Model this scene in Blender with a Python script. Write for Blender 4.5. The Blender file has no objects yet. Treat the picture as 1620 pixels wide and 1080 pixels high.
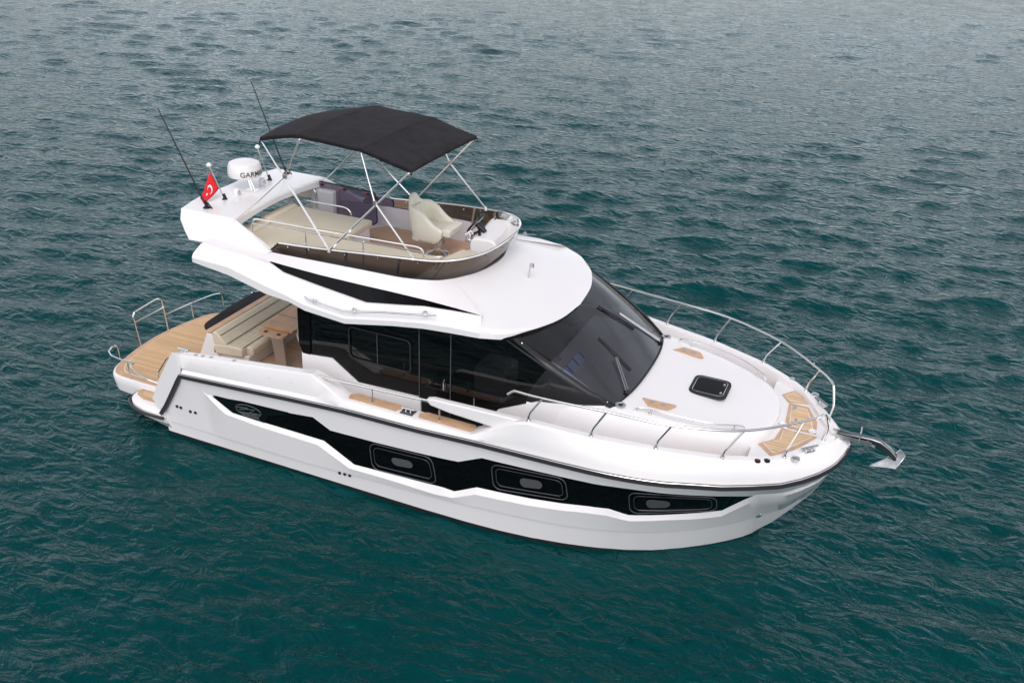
import bpy, bmesh, math, random
import numpy as np
from mathutils import Vector, Matrix
random.seed(4)
S = bpy.context.scene
COL = S.collection
# ---------------------------------------------------------------- camera
CAM_POS=(12.3083,-12.0391,8.7571)
CAM_F=(-0.34046,0.82399,-0.45291)
CAM_R=(0.91562,0.40009,0.03962)
CAM_U=(-0.21385,0.40120,0.89068)
CAM_LENS=33.415
cam = bpy.data.cameras.new('camera'); co = bpy.data.objects.new('camera', cam); COL.objects.link(co)
r_, u_, f_ = Vector(CAM_R), Vector(CAM_U), Vector(CAM_F)
m_ = Matrix(((r_.x, u_.x, -f_.x), (r_.y, u_.y, -f_.y), (r_.z, u_.z, -f_.z)))
co.matrix_world = Matrix.Translation(CAM_POS) @ m_.to_4x4()
cam.lens = CAM_LENS; cam.sensor_width = 36; cam.clip_end = 8000; cam.clip_start = 0.1
S.camera = co
# ---------------------------------------------------------------- sky and sun
SUN_EL, SUN_AZ = math.radians(56), math.radians(-68)      # azimuth of the sun from +X towards +Y
W = bpy.data.worlds.new('World'); S.world = W; W.use_nodes = True
nt = W.node_tree; N = nt.nodes; L = nt.links
bg = N['Background']
sky = N.new('ShaderNodeTexSky'); sky.sky_type = 'NISHITA'; sky.sun_disc = False
sky.sun_elevation = SUN_EL; sky.sun_rotation = math.pi/2 - SUN_AZ
sky.dust_density = 3.0; sky.air_density = 1.0; sky.ozone_density = 1.0
hs = N.new('ShaderNodeHueSaturation'); hs.inputs['Saturation'].default_value = 0.30; hs.inputs['Value'].default_value = 1.0
tcw = N.new('ShaderNodeTexCoord'); mpw = N.new('ShaderNodeMapping'); mpw.inputs['Scale'].default_value = (1.6, 1.6, 4.0)
cn = N.new('ShaderNodeTexNoise'); cn.inputs['Scale'].default_value = 2.2; cn.inputs['Detail'].default_value = 6
cr = N.new('ShaderNodeMapRange'); cr.inputs[1].default_value = .35; cr.inputs[2].default_value = .65; cr.inputs[3].default_value = .85; cr.inputs[4].default_value = 1.6
mu = N.new('ShaderNodeVectorMath'); mu.operation = 'SCALE'
L.new(tcw.outputs['Generated'], mpw.inputs[0]); L.new(mpw.outputs[0], cn.inputs['Vector']); L.new(cn.outputs['Fac'], cr.inputs[0])
spz = N.new('ShaderNodeSeparateXYZ'); L.new(tcw.outputs['Generated'], spz.inputs[0])
zr_ = N.new('ShaderNodeMapRange'); zr_.inputs[1].default_value = 0; zr_.inputs[2].default_value = 1; zr_.inputs[3].default_value = 1.65; zr_.inputs[4].default_value = .55; L.new(spz.outputs['Z'], zr_.inputs[0])
zm = N.new('ShaderNodeMath'); zm.operation = 'MULTIPLY'; L.new(zr_.outputs[0], zm.inputs[0]); L.new(cr.outputs[0], zm.inputs[1])
L.new(sky.outputs[0], hs.inputs['Color']); L.new(hs.outputs[0], mu.inputs[0]); L.new(zm.outputs[0], mu.inputs['Scale'])
cool = N.new('ShaderNodeVectorMath'); cool.operation = 'MULTIPLY'; cool.inputs[1].default_value = (.985, .99, 1.015)
L.new(mu.outputs[0], cool.inputs[0]); L.new(cool.outputs[0], bg.inputs['Color'])
bg.inputs['Strength'].default_value = 0.14
sl = bpy.data.lights.new('sun', 'SUN'); so = bpy.data.objects.new('sun', sl); COL.objects.link(so)
sl.energy = .5; sl.angle = math.radians(35); sl.color = (1, .94, .89)
so.rotation_euler = Vector((math.cos(SUN_EL)*math.cos(SUN_AZ), math.cos(SUN_EL)*math.sin(SUN_AZ), math.sin(SUN_EL))).to_track_quat('Z', 'Y').to_euler()
S.view_settings.view_transform = 'Standard'; S.view_settings.look = 'None'; S.view_settings.gamma = 1
S.view_settings.exposure = 0.34
# ---------------------------------------------------------------- materials
def mat(name, col, rough=.5, metal=0, coat=0, spec=.5, bump=0, bscale=20, var=0, vscale=3, ior=1.45):
    m = bpy.data.materials.new(name); m.use_nodes = True; t = m.node_tree; b = t.nodes['Principled BSDF']
    b.inputs['Base Color'].default_value = (*col, 1); b.inputs['Roughness'].default_value = rough
    b.inputs['Metallic'].default_value = metal; b.inputs['Coat Weight'].default_value = coat
    b.inputs['Specular IOR Level'].default_value = spec; b.inputs['IOR'].default_value = ior
    tc = t.nodes.new('ShaderNodeTexCoord')
    if bump:
        n = t.nodes.new('ShaderNodeTexNoise'); n.inputs['Scale'].default_value = bscale; n.inputs['Detail'].default_value = 4
        bp = t.nodes.new('ShaderNodeBump'); bp.inputs['Strength'].default_value = bump; bp.inputs['Distance'].default_value = .02
        t.links.new(tc.outputs['Object'], n.inputs['Vector']); t.links.new(n.outputs['Fac'], bp.inputs['Height']); t.links.new(bp.outputs[0], b.inputs['Normal'])
    if var:
        n = t.nodes.new('ShaderNodeTexNoise'); n.inputs['Scale'].default_value = vscale; n.inputs['Detail'].default_value = 5
        r = t.nodes.new('ShaderNodeMapRange'); r.inputs[1].default_value = .3; r.inputs[2].default_value = .7; r.inputs[3].default_value = 1-var; r.inputs[4].default_value = 1+var
        c = t.nodes.new('ShaderNodeVectorMath'); c.operation = 'SCALE'; c.inputs[0].default_value = col
        t.links.new(tc.outputs['Object'], n.inputs['Vector']); t.links.new(n.outputs['Fac'], r.inputs[0]); t.links.new(r.outputs[0], c.inputs['Scale']); t.links.new(c.outputs[0], b.inputs['Base Color'])
    return m
def teak(name, pitch, line, base=(.62, .40, .215), lc=(.55, .47, .38), axis=1):
    m = mat(name, base, .6); t = m.node_tree; b = t.nodes['Principled BSDF']; nd, lk = t.nodes, t.links
    tc = nd.new('ShaderNodeTexCoord'); sp = nd.new('ShaderNodeSeparateXYZ'); lk.new(tc.outputs['Object'], sp.inputs[0])
    d = nd.new('ShaderNodeMath'); d.operation = 'DIVIDE'; d.inputs[1].default_value = pitch; lk.new(sp.outputs[axis], d.inputs[0])
    fr = nd.new('ShaderNodeMath'); fr.operation = 'FRACT'; lk.new(d.outputs[0], fr.inputs[0])
    lt = nd.new('ShaderNodeMath'); lt.operation = 'LESS_THAN'; lt.inputs[1].default_value = line; lk.new(fr.outputs[0], lt.inputs[0])
    fl = nd.new('ShaderNodeMath'); fl.operation = 'FLOOR'; lk.new(d.outputs[0], fl.inputs[0])
    wn = nd.new('ShaderNodeTexWhiteNoise'); wn.noise_dimensions = '1D'; lk.new(fl.outputs[0], wn.inputs['W'])
    mp = nd.new('ShaderNodeMapping'); mp.inputs['Scale'].default_value = (3, 40, 3) if axis == 1 else (40, 3, 3); lk.new(tc.outputs['Object'], mp.inputs[0])
    gn = nd.new('ShaderNodeTexNoise'); gn.inputs['Scale'].default_value = 1.5; gn.inputs['Detail'].default_value = 6; lk.new(mp.outputs[0], gn.inputs['Vector'])
    a1 = nd.new('ShaderNodeMath'); a1.operation = 'MULTIPLY_ADD'; a1.inputs[1].default_value = .22; a1.inputs[2].default_value = .66; lk.new(wn.outputs[0], a1.inputs[0])
    a2 = nd.new('ShaderNodeMath'); a2.operation = 'MULTIPLY_ADD'; a2.inputs[1].default_value = .5; lk.new(gn.outputs['Fac'], a2.inputs[0]); lk.new(a1.outputs[0], a2.inputs[2])
    sc = nd.new('ShaderNodeVectorMath'); sc.operation = 'SCALE'; sc.inputs[0].default_value = base; lk.new(a2.outputs[0], sc.inputs['Scale'])
    mx = nd.new('ShaderNodeMix'); mx.data_type = 'RGBA'; lk.new(lt.outputs[0], mx.inputs[0]); lk.new(sc.outputs[0], mx.inputs[6]); mx.inputs[7].default_value = (*lc, 1)
    lk.new(mx.outputs[2], b.inputs['Base Color'])
    return m
def glass(name, tint, refl=1.0, rough=.0, alpha=1.0, body=(.02, .02, .022)):
    """thin sheet: tinted see-through part, fresnel mirror part, and a share of solid body colour"""
    m = bpy.data.materials.new(name); m.use_nodes = True; t = m.node_tree; nd, lk = t.nodes, t.links
    nd.remove(nd['Principled BSDF']); o = nd['Material Output']
    tr = nd.new('ShaderNodeBsdfTransparent'); tr.inputs[0].default_value = (*tint, 1)
    df = nd.new('ShaderNodeBsdfDiffuse'); df.inputs[0].default_value = (*body, 1)
    m0 = nd.new('ShaderNodeMixShader'); m0.inputs[0].default_value = 1-alpha; lk.new(tr.outputs[0], m0.inputs[1]); lk.new(df.outputs[0], m0.inputs[2])
    gl = nd.new('ShaderNodeBsdfGlossy'); gl.inputs['Roughness'].default_value = rough; gl.inputs[0].default_value = (refl, refl, refl, 1)
    fr = nd.new('ShaderNodeFresnel'); fr.inputs[0].default_value = 1.5
    mx = nd.new('ShaderNodeMixShader'); lk.new(fr.outputs[0], mx.inputs[0]); lk.new(m0.outputs[0], mx.inputs[1]); lk.new(gl.outputs[0], mx.inputs[2])
    lk.new(mx.outputs[0], o.inputs[0]); return m
WHITE = mat('white gelcoat', (.80, .77, .765), .32, coat=.35, var=.012, vscale=1.3, bump=.006, bscale=2)
WHITE2 = mat('white nonskid gelcoat', (.78, .765, .76), .5, bump=.05, bscale=160)
CREAMW = mat('cream liner gelcoat', (.74, .67, .62), .45, var=.02)
HULLW = mat('hull gelcoat', (.84, .80, .795), .18, coat=.8, var=.015, vscale=1.1, bump=.01, bscale=1.6)
BLACKG = mat('black glass', (.003, .003, .0035), .05, spec=.22)
BLACKP = mat('black paint', (.006, .006, .007), .35)
ANTIF = mat('black antifouling', (.012, .012, .012), .7, bump=.3, bscale=9, var=.4, vscale=6)
RUB = mat('grey rub rail', (.035, .033, .036), .35)
CHROME = mat('polished steel', (.78, .76, .74), .14, metal=1)
STEEL = mat('brushed steel', (.62, .61, .60), .32, metal=1, bump=.1, bscale=30)
CANVAS = mat('black canvas', (.022, .020, .022), .85, spec=.2, bump=.25, bscale=9, var=.22, vscale=5)
CUSH = mat('beige vinyl cushion', (.63, .55, .42), .55, bump=.25, bscale=7, var=.04)
CUSHP = mat('cream vinyl', (.72, .68, .57), .45, bump=.15, bscale=9, var=.03)
SEAM = mat('seam piping', (.14, .10, .075), .7)
TEAKP = teak('teak planks', .058, .12, lc=(.36, .22, .13))
TEAKC = teak('cockpit teak planks', .055, .14, base=(.50, .33, .22), lc=(.6, .5, .4))
TEAKF = teak('flybridge teak planks', .05, .1, base=(.54, .34, .225), lc=(.42, .26, .17))
TEAKB = teak('bow teak planks', .066, .14, lc=(.72, .66, .56), axis=1)
TEAKS = mat('solid teak', (.56, .355, .22), .55, var=.12, vscale=6)
TABLEW = mat('varnished table teak', (.50, .27, .12), .35, var=.15, vscale=5)
CAULK = mat('white caulk', (.75, .71, .64), .6)
RUBBER = mat('black rubber', (.012, .012, .013), .6)
RED = mat('red flag cloth', (.72, .012, .022), .7)
WCLOTH = mat('white flag cloth', (.8, .8, .8), .7)
GREY = mat('grey frame', (.07, .07, .078), .35)
GREYS = mat('grey sticker line', (.10, .11, .115), .5)
DASH = mat('dash vinyl', (.06, .058, .062), .6, var=.1)
TAN = mat('tan piping', (.50, .38, .20), .6)
DARKROOM = mat('dark interior', (.015, .014, .014), .8)
WSG = glass('windscreen glass', (.30, .30, .33), refl=1.0, alpha=.85, body=(.03, .03, .033))
SIDEG = glass('saloon side glass', (.16, .16, .17), refl=1.0, alpha=.85, body=(.006, .007, .008))
SMOKE = glass('smoked acrylic', (.16, .12, .10), refl=.9, alpha=.85, body=(.05, .035, .03))
PURPLE = glass('violet smoked acrylic', (.42, .37, .48), refl=.8, alpha=.6, body=(.12, .095, .14))
def emit(name, col, s):
    m = mat(name, (.01, .01, .01), .2); b = m.node_tree.nodes['Principled BSDF']
    b.inputs['Emission Color'].default_value = (*col, 1); b.inputs['Emission Strength'].default_value = s; return m
SCREEN = emit('instrument screen', (.16, .20, .34), .7)
# ---------------------------------------------------------------- mesh helpers
class G:
    def __init__(s): s.v = []; s.f = []
    def add(s, vs, fs):
        n = len(s.v); s.v += [tuple(map(float, p)) for p in vs]; s.f += [tuple(i+n for i in f) for f in fs]; return s
    def loft(s, rows, closed=False, ring=False):
        n = len(rows[0]); vs = [p for r in rows for p in r]; fs = []
        R = len(rows)
        for i in range(R if ring else R-1):
            for j in range(n if closed else n-1):
                a, b = i*n+j, i*n+(j+1) % n; c, d = ((i+1) % R)*n+(j+1) % n, ((i+1) % R)*n+j
                fs.append((a, b, c, d))
        return s.add(vs, fs)
    def loft2(s, rows, **k):
        s.loft(rows, **k); s.loft([[(x, -y, z) for x, y, z in r] for r in rows], **k); return s
    def box(s, c, d, rz=0, ry=0, rx=0):
        M = Matrix.Translation(c) @ Matrix.Rotation(rz, 4, 'Z') @ Matrix.Rotation(ry, 4, 'Y') @ Matrix.Rotation(rx, 4, 'X')
        vs = [M @ Vector((a*d[0]/2, b*d[1]/2, e*d[2]/2)) for a in (-1, 1) for b in (-1, 1) for e in (-1, 1)]
        return s.add(vs, [(0, 1, 3, 2), (4, 6, 7, 5), (0, 4, 5, 1), (2, 3, 7, 6), (0, 2, 6, 4), (1, 5, 7, 3)])
    def prism(s, poly, z0, z1):
        n = len(poly); vs = [(x, y, z0) for x, y in poly]+[(x, y, z1) for x, y in poly]
        return s.add(vs, [tuple(range(n))[::-1], tuple(range(n, 2*n))]+[(i, (i+1) % n, n+(i+1) % n, n+i) for i in range(n)])
    def slab(s, pts, off):
        o = Vector(off); n = len(pts); vs = [Vector(p) for p in pts]; vs += [v+o for v in vs]
        return s.add(vs, [tuple(range(n))[::-1], tuple(range(n, 2*n))]+[(i, (i+1) % n, n+(i+1) % n, n+i) for i in range(n)])
    def tube(s, pts, r, n=10, r1=None, closed=False):
        P = [Vector(p) for p in pts]; m = len(P); T = []
        for i in range(m):
            a = P[i]-P[i-1] if (i or closed) else P[1]-P[0]; b = P[(i+1) % m]-P[i] if (i < m-1 or closed) else P[-1]-P[-2]
            T.append((a.normalized()+b.normalized()).normalized())
        u = T[0].orthogonal().normalized(); rows = []
        for i in range(m):
            u = (u-T[i]*u.dot(T[i])).normalized(); w = T[i].cross(u); rr = r if r1 is None else r+(r1-r)*i/(m-1)
            rows.append([P[i]+(u*math.cos(2*math.pi*k/n)+w*math.sin(2*math.pi*k/n))*rr for k in range(n)])
        s.loft(rows, closed=True, ring=closed)
        if not closed:
            k = len(s.v)
            s.f.append(tuple(range(k-n, k))); s.f.append(tuple(range(k-n*m, k-n*m+n))[::-1])
        return s
    def lathe(s, prof, c, n=24, ax=(0, 0, 1)):
        q = Vector((0, 0, 1)).rotation_difference(Vector(ax)); c = Vector(c)
        rows = [[c+q @ Vector((r*math.cos(2*math.pi*k/n), r*math.sin(2*math.pi*k/n), z)) for k in range(n)] for r, z in prof]
        s.loft(rows, closed=True); k = len(s.v)
        s.f.append(tuple(range(k-n, k))); s.f.append(tuple(range(k-n*len(prof), k-n*len(prof)+n))[::-1]); return s
def rnd(pts, r, n=5, closed=False):
    P = [Vector(p) for p in pts]; out = []; m = len(P)
    for i in range(m):
        if not closed and i in (0, m-1): out.append(P[i]); continue
        a, b, c = P[i-1], P[i], P[(i+1) % m]; ra = min(r, (a-b).length*.48, (c-b).length*.48)
        p, q = b+(a-b).normalized()*ra, b+(c-b).normalized()*ra
        for k in range(n+1):
            t = k/n; out.append(p*(1-t)**2+b*2*t*(1-t)+q*t*t)
    return out
def cat(pts, n=8):
    P = [Vector(p) for p in pts]; out = []
    for i in range(len(P)-1):
        p0 = P[i-1] if i else P[0]*2-P[1]; p1, p2 = P[i], P[i+1]; p3 = P[i+2] if i+2 < len(P) else P[-1]*2-P[-2]
        for k in range(n):
            t = k/n; out.append(.5*((2*p1)+(p2-p0)*t+(2*p0-5*p1+4*p2-p3)*t*t+(3*p1-p0-3*p2+p3)*t**3))
    out.append(P[-1]); return out
def part(name, g, m, parent=None, label=None, bevel=0, sharp=35, solid=0, seg=2, mats=None, sub=0):
    me = bpy.data.meshes.new(name); me.from_pydata(g.v, [], g.f); me.update()
    bm = bmesh.new(); bm.from_mesh(me); bmesh.ops.remove_doubles(bm, verts=bm.verts, dist=.0002); bmesh.ops.recalc_face_normals(bm, faces=bm.faces); bm.to_mesh(me); bm.free()
    for p in me.polygons: p.use_smooth = True
    me.set_sharp_from_angle(angle=math.radians(sharp))
    me.materials.append(m); o = bpy.data.objects.new(name, me); COL.objects.link(o)
    if parent: o.parent = parent
    if label: o['label'] = label
    if solid: q = o.modifiers.new('thick', 'SOLIDIFY'); q.thickness = solid; q.offset = 0
    if bevel: q = o.modifiers.new('bevel', 'BEVEL'); q.width = bevel; q.segments = seg; q.limit_method = 'ANGLE'; q.angle_limit = math.radians(40); q.harden_normals = False
    if sub: q = o.modifiers.new('sub', 'SUBSURF'); q.levels = sub; q.render_levels = sub
    return o
def empty(name, loc, label, cat_, group=None):
    o = bpy.data.objects.new(name, None); COL.objects.link(o); o.location = (0, 0, 0); o['label'] = label; o['category'] = cat_
    o.location = loc
    if group: o['group'] = group
    return o
def sub_(o, loc):      # keep world coordinates of parts under an empty that stands at loc
    pass
def mir(p): return (p[0], -p[1], p[2])
def interp(x, T): return float(np.interp(x, [t[0] for t in T], [t[1] for t in T]))
#<HULL>
def _ip(x, T):
    if x <= T[0][0]: return T[0][1]
    for (a, p), (b, q) in zip(T, T[1:]):
        if x <= b: return p+(q-p)*(x-a)/(b-a)
    return T[-1][1]
T_YR = [(1.9, 1.97), (2.6, 2.06), (4, 2.085), (6, 2.10), (8, 2.10), (8.92, 2.09), (9.5, 2.06), (9.95, 2.0), (10.3, 1.90), (10.55, 1.79), (11.01, 1.59), (11.37, 1.38), (11.70, 1.155), (11.94, .91), (12.13, .67), (12.25, .48), (12.32, .33), (12.38, .16), (12.41, .0), (12.42, .0)]
T_ZR = [(2.0, .44), (2.02, .46), (2.60, 1.33), (4.7, 1.50), (5.7, 1.56), (6.83, 1.58), (7.8, 1.63), (8.92, 1.655), (9.95, 1.66), (10.55, 1.64), (11.01, 1.62), (11.37, 1.61), (11.70, 1.60), (11.94, 1.60), (12.13, 1.61), (12.30, 1.64), (12.38, 1.69), (12.42, 1.72)]
T_W = [(2.0, 1.89), (6.8, 1.885), (7.5, 1.87), (8.0, 1.84), (8.5, 1.78), (9.0, 1.68), (9.4, 1.55), (9.8, 1.385), (10.15, 1.20), (10.5, .97), (10.8, .745), (11.05, .525), (11.25, .32), (11.37, .16), (11.45, .0)]
T_ST = [(11.45, 0.), (11.6, .16), (11.83, .48), (12.04, .80), (12.16, 1.04), (12.28, 1.36), (12.36, 1.55), (12.42, 1.70)]
def yrub(x): return _ip(x, T_YR)
def zrub(x): return _ip(x, T_ZR)
def zlow(x): return 0. if x < 11.45 else _ip(x, T_ST)
def hy(x, z):
    zl = zlow(x); zr = zrub(x); yl = _ip(x, T_W) if x < 11.45 else 0.; yr = yrub(x)
    if z < zl: return max(0, yl*(1+.25*(z-zl)/.4))
    zz = max(zr, 1.33) if x < 2.6 else zr
    t = (z-zl)/max(zz-zl, .02); p = 1.0 if x < 9 else 1+.12*min(1, (x-9)/2)
    return yl+(yr-yl)*min(1.05, t)**p
#</HULL>
BT = [(3.156,1.124), (3.644,1.146), (4.588,1.204), (5.045,1.258), (5.325,1.095), (6.165,1.119), (7.195,1.172), (7.444,1.195), (7.811,1.384), (8.356,1.400), (8.901,1.418), (9.422,1.421), (9.944,1.448), (10.312,1.421), (10.660,1.386), (11.069,1.360), (11.379,1.295)]
BB = [(3.156,1.124), (3.496,0.881), (4.060,0.856), (5.171,0.841), (5.663,0.539), (6.428,0.579), (7.159,0.610), (7.341,0.594), (7.708,0.797), (8.524,0.845), (9.323,0.922), (9.601,0.932), (9.855,0.839), (10.324,0.880), (10.685,0.894), (11.006,0.924), (11.379,1.295)]
LB = [(2.978,1.146), (3.397,0.839), (4.046,0.788), (5.081,0.768), (5.601,0.482), (6.398,0.493), (7.048,0.474), (7.336,0.506), (7.703,0.697), (8.522,0.746), (9.320,0.827), (9.574,0.829), (9.877,0.752), (10.322,0.798), (10.684,0.789), (11.005,0.811), (11.414,1.188), (11.807,1.170), (12.092,1.225), (12.277,1.320)]
LT = [(2.978,1.146), (3.156,1.124)]
CRS = [(2.123,0.289), (3.525,0.307), (4.838,0.306), (6.083,0.371), (7.249,0.408), (8.005,0.455), (9.141,0.476), (10.231,0.484), (11.097,0.497), (11.745,0.588)]
xb0, xb1 = BT[0][0], BT[-1][0]
xl0, xl1 = LB[0][0], LB[-1][0]
xs = sorted(set([round(v, 3) for v in list(np.linspace(2.03, 2.6, 6))+list(np.arange(2.7, 11.2, .12))+list(np.linspace(11.2, 12.42, 22))+[p[0] for p in BT+BB+LB]]))
def hull_rows():
    up = [[], []]; band = [[], []]; ledge = [[], []]; low = [[] for _ in range(6)]; af = [[], []]
    for x in xs:
        if x > 12.42: continue
        zr, zl = zrub(x), zlow(x)
        inb = xb0 <= x <= xb1
        z3 = interp(x, LB) if xl0 <= x <= xl1+.2 else None
        if z3 is None: z3 = zr-.08 if x < xl0 else zr-.05
        if x < xl0: z3 = min(interp(xl0, LB), zr-.02)
        z3 = max(min(z3, zr-.015), zl)
        if inb: z1, z2 = interp(x, BT), interp(x, BB)
        elif x < xb0: z1 = z2 = z3+(0 if x < xl0 else .004)
        else:
            k = max(.02, BB[-1][1]-interp(xb1, LB))*max(.25, 1-(x-xb1)/.9); z1 = z2 = min(z3+k, zr-.005)
        z1 = min(z1, zr-.003)
        d = .045*min(1, max(0, (x-xl0)/.25))
        if x > 11.9: d *= max(0, (12.42-x)/.52)
        zc = interp(x, CRS) if x < 11.75 else zl+.3*(z3-zl)
        zc = min(max(zc, zl+.02), z3-.01) if z3-zl > .04 else (z3+zl)/2
        P = lambda z, o=0: (x, -(hy(x, z)+o), z)
        o1 = -.012 if inb and z1-z2 > .01 else 0
        up[0].append(P(zr)); up[1].append(P(z1))
        if inb: band[0].append(P(z1, o1)); band[1].append(P(z2, o1))
        ledge[0].append(P(z2, -.012 if d > .02 else 0)); ledge[1].append(P(z3, d))
        low[0].append(P(z3, d)); low[1].append(P((z3+zc)/2, d*.7+.004)); low[2].append(P(zc, d*.35+.012)); low[3].append(P(zc-.012 if zc-.012 > zl else zl, -.004*(1 if zc-zl > .05 else 0)+d*.2)); 
        zb = max(zl, min(.065*min(1, max(.0, (10.2-x)/1.2)), zc-.02)) if x < 10.9 else zl
        low[4].append(P(zb)); low[5].append(P(zb))
        w = hy(x, zb) if x < 11.45 else 0
        af[0].append((x, -w*1.0, zb)); af[1].append((min(x, 11.45)*1.0, -w*.93, -.45 if x < 11.45 else -.02))
    return up, band, ledge, low, af
up, band, ledge, low, af = hull_rows()
# ================================================================ THE YACHT
Y = empty('motor_yacht', (0, 0, 0), 'white motor yacht with raised flybridge, black hull windows and teak decks floating on teal sea', 'yacht')
g = G()
for r in (up, ledge, low[:5]): g.loft2(r)
# transom
g.loft([[(2.03, -1.95, .44), (2.10, -1.9, .2), (2.16, -1.87, -.1), (2.2, -1.8, -.45)], [(2.03, 1.95, .44), (2.10, 1.9, .2), (2.16, 1.87, -.1), (2.2, 1.8, -.45)]])
hull = part('hull', g, HULLW, Y, sharp=22)
g = G(); g.loft2(af); part('boot_stripe', g, ANTIF, hull)
for s in (-1, 1):
    g = G(); g.loft([[(x, -s*y if s < 0 else y, z) if s > 0 else (x, -y, z) for x, y, z in r] for r in band]); bo = part('hull_window_band', g, BLACKG, Y)
    if s == 1: pass
    else: bo.name = 'hull_window_band'
    if s == 1: BAND_S = bo
def hp(x, z, o=0, s=-1): return (x, s*(hy(x, z)+o), z)
def quadmap(q, u, v):      # q: TL,TR,BR,BL in (x,z)
    a = [q[0][i]*(1-u)+q[1][i]*u for i in (0, 1)]; b = [q[3][i]*(1-u)+q[2][i]*u for i in (0, 1)]
    return [a[i]*(1-v)+b[i]*v for i in (0, 1)]
def rrect(asp, r, n=5):    # unit rounded rect in u,v
    out = []; rv = min(r*asp, .5); ru = r
    for (cu, cv, a0) in ((1-ru, rv, -90), (1-ru, 1-rv, 0), (ru, 1-rv, 90), (ru, rv, 180)):
        for k in range(n+1):
            a = math.radians(a0+90*k/n); out.append((cu+ru*math.cos(a), cv+rv*math.sin(a)))
    return out
PORTS = [([(5.990,1.075), (7.021,1.126), (7.069,0.640), (5.987,0.576)], [(6.335,0.925), (6.693,0.959), (6.702,0.819), (6.362,0.776)]),
         ([(7.951,1.326), (9.024,1.396), (9.057,0.981), (7.973,0.874)], [(8.368,1.216), (8.698,1.252), (8.703,1.097), (8.382,1.042)]),
         ([(9.877,1.388), (10.948,1.339), (10.945,0.966), (9.881,0.915)], [(10.090,1.270), (10.392,1.253), (10.389,1.094), (10.092,1.062)])]
def EO(q): return .012 if q[0][0] > 9.3 else (.004 if q[0][0] > 7.5 else -.002)
for s in (-1, 1):
    for q, qi in PORTS:
        g = G(); pth = [hp(*quadmap(q, u, v), EO(q), s) for u, v in rrect(2.6, .10)]
        g.tube(pth, .0075, 6, closed=True); fr = part('porthole', g, GREY, Y)
        g = G(); pth = [hp(*quadmap(q, .055+.89*u, .14+.70*v), EO(q)-.002, s) for u, v in rrect(3.0, .09)]
        g.tube(pth, .005, 6, closed=True); g.tube([hp(*quadmap(q, u, .84), EO(q), s) for u in np.linspace(.1, .9, 8)], .008, 6); part('inner_frame', g, mat('dark frame', (.05, .055, .065), .3) if 'dark frame' not in bpy.data.materials else bpy.data.materials['dark frame'], fr)
        g = G(); ov = [hp(*quadmap(qi, u, v), EO(q)+.006, s) for u, v in rrect(2.6, .22)]
        g.add(ov, [tuple(range(len(ov)))]); part('pane', g, mat('opening pane', (.085, .085, .09), .25) if 'opening pane' not in bpy.data.materials else bpy.data.materials['opening pane'], fr)
# rub rail
rp = []
for x in np.concatenate([np.arange(2.6, 11, .25), np.linspace(11, 12.42, 24)]): rp.append((x, -yrub(x)-.012, zrub(x)))
def strip(path, h, t, s=1):
    rows = []
    for i, p in enumerate(path):
        a = Vector(path[max(0, i-1)]); b = Vector(path[min(len(path)-1, i+1)]); d = (b-a).normalized(); n = Vector((d.y, -d.x, 0)).normalized(); p = Vector(p)
        upv = d.cross(n); upv = -upv if upv.z < 0 else upv
        rows.append([p+upv*h/2-n*t*.3, p+upv*h*.42+n*t, p-upv*h*.42+n*t, p-upv*h/2-n*t*.3])
    return rows
full = [(2.0, -1.985, .43)]+[(2.02+.58*k/6, -hy(2.02+.58*k/6, .46+.87*k/6)-.02, .46+.87*k/6) for k in range(1, 6)]+rp
g = G(); rows = strip(full, .075, .028)
g.loft([[(p[0], p[1], p[2]) for p in r] for r in rows]); g.loft([[mir(p) for p in r] for r in rows]); part('rub_rail', g, RUB, hull)
g = G(); pp = [(p[0], p[1]-.02, p[2]+.034) for p in rp]; g.tube(pp, .007, 6); g.tube([mir(p) for p in pp], .007, 6); part('rub_rail_trim', g, CHROME, hull)
# hull fittings
g = G()
for (x, z) in ((2.349,0.654), (2.430,0.655), (2.626,0.643), (2.730,0.649), (5.386,0.294), (5.477,0.301), (5.567,0.306)):
    for s in (-1, 1): g.lathe([(.026, -.01), (.026, .006), (.02, .012)], hp(x, z, .012, s), 12, (0, s, 0))
part('skin_fitting', g, BLACKP, hull)
g = G(); 
for s in (-1, 1):
    x, z = (11.436,0.536); g.lathe([(.045, 0), (.045, .015), (.03, .03)], hp(x, z, .01, s), 16, (.5, s, 0))
part('bow_eye', g, CHROME, hull)
# side sticker
LG = empty('sticker_anchor', (0, 0, 0), 'x', 'x'); bpy.data.objects.remove(LG)
g = G(); pts = [(3.164,1.103), (3.772,1.178), (4.186,1.198), (4.613,1.218), (4.543,1.148), (4.211,1.036), (4.109,0.870), (3.503,0.883)]
pp = [hp(x, z, .003) for x, z in pts]; g.slab(pp, (0, -.006, 0)); stick = part('name_plate', g, mat('name plate black', (.004, .006, .007), .15), Y)
def lp(u, v): # px within zoom crop 360..430 x 625..672 (scale 23)
    return u, v
g = G()
ce, ax_, ay_ = (3.840,1.023), (4.073,1.012), (3.891,1.129)
el = [(ce[0]+(ax_[0]-ce[0])*math.cos(a)+(ay_[0]-ce[0])*math.sin(a), ce[1]+(ax_[1]-ce[1])*math.cos(a)+(ay_[1]-ce[1])*math.sin(a)) for a in np.linspace(0, 2*math.pi, 33)[:-1]]
OFF = .011
g.tube([hp(x, z, OFF) for x, z in el], .006, 5, closed=True)
for l in ([(3.620,1.032), (3.710,1.053), (3.844,1.072)], [(3.668,1.001), (3.827,1.046), (3.975,1.076), (3.863,0.998)], [(3.638,0.949), (3.788,0.970), (3.935,0.996), (4.055,1.008)], [(3.733,0.941), (3.879,0.960), (4.003,0.980)]):
    g.tube([hp(x, z, OFF) for x, z in l], .006, 5)
part('emblem', g, GREYS, stick)
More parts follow.
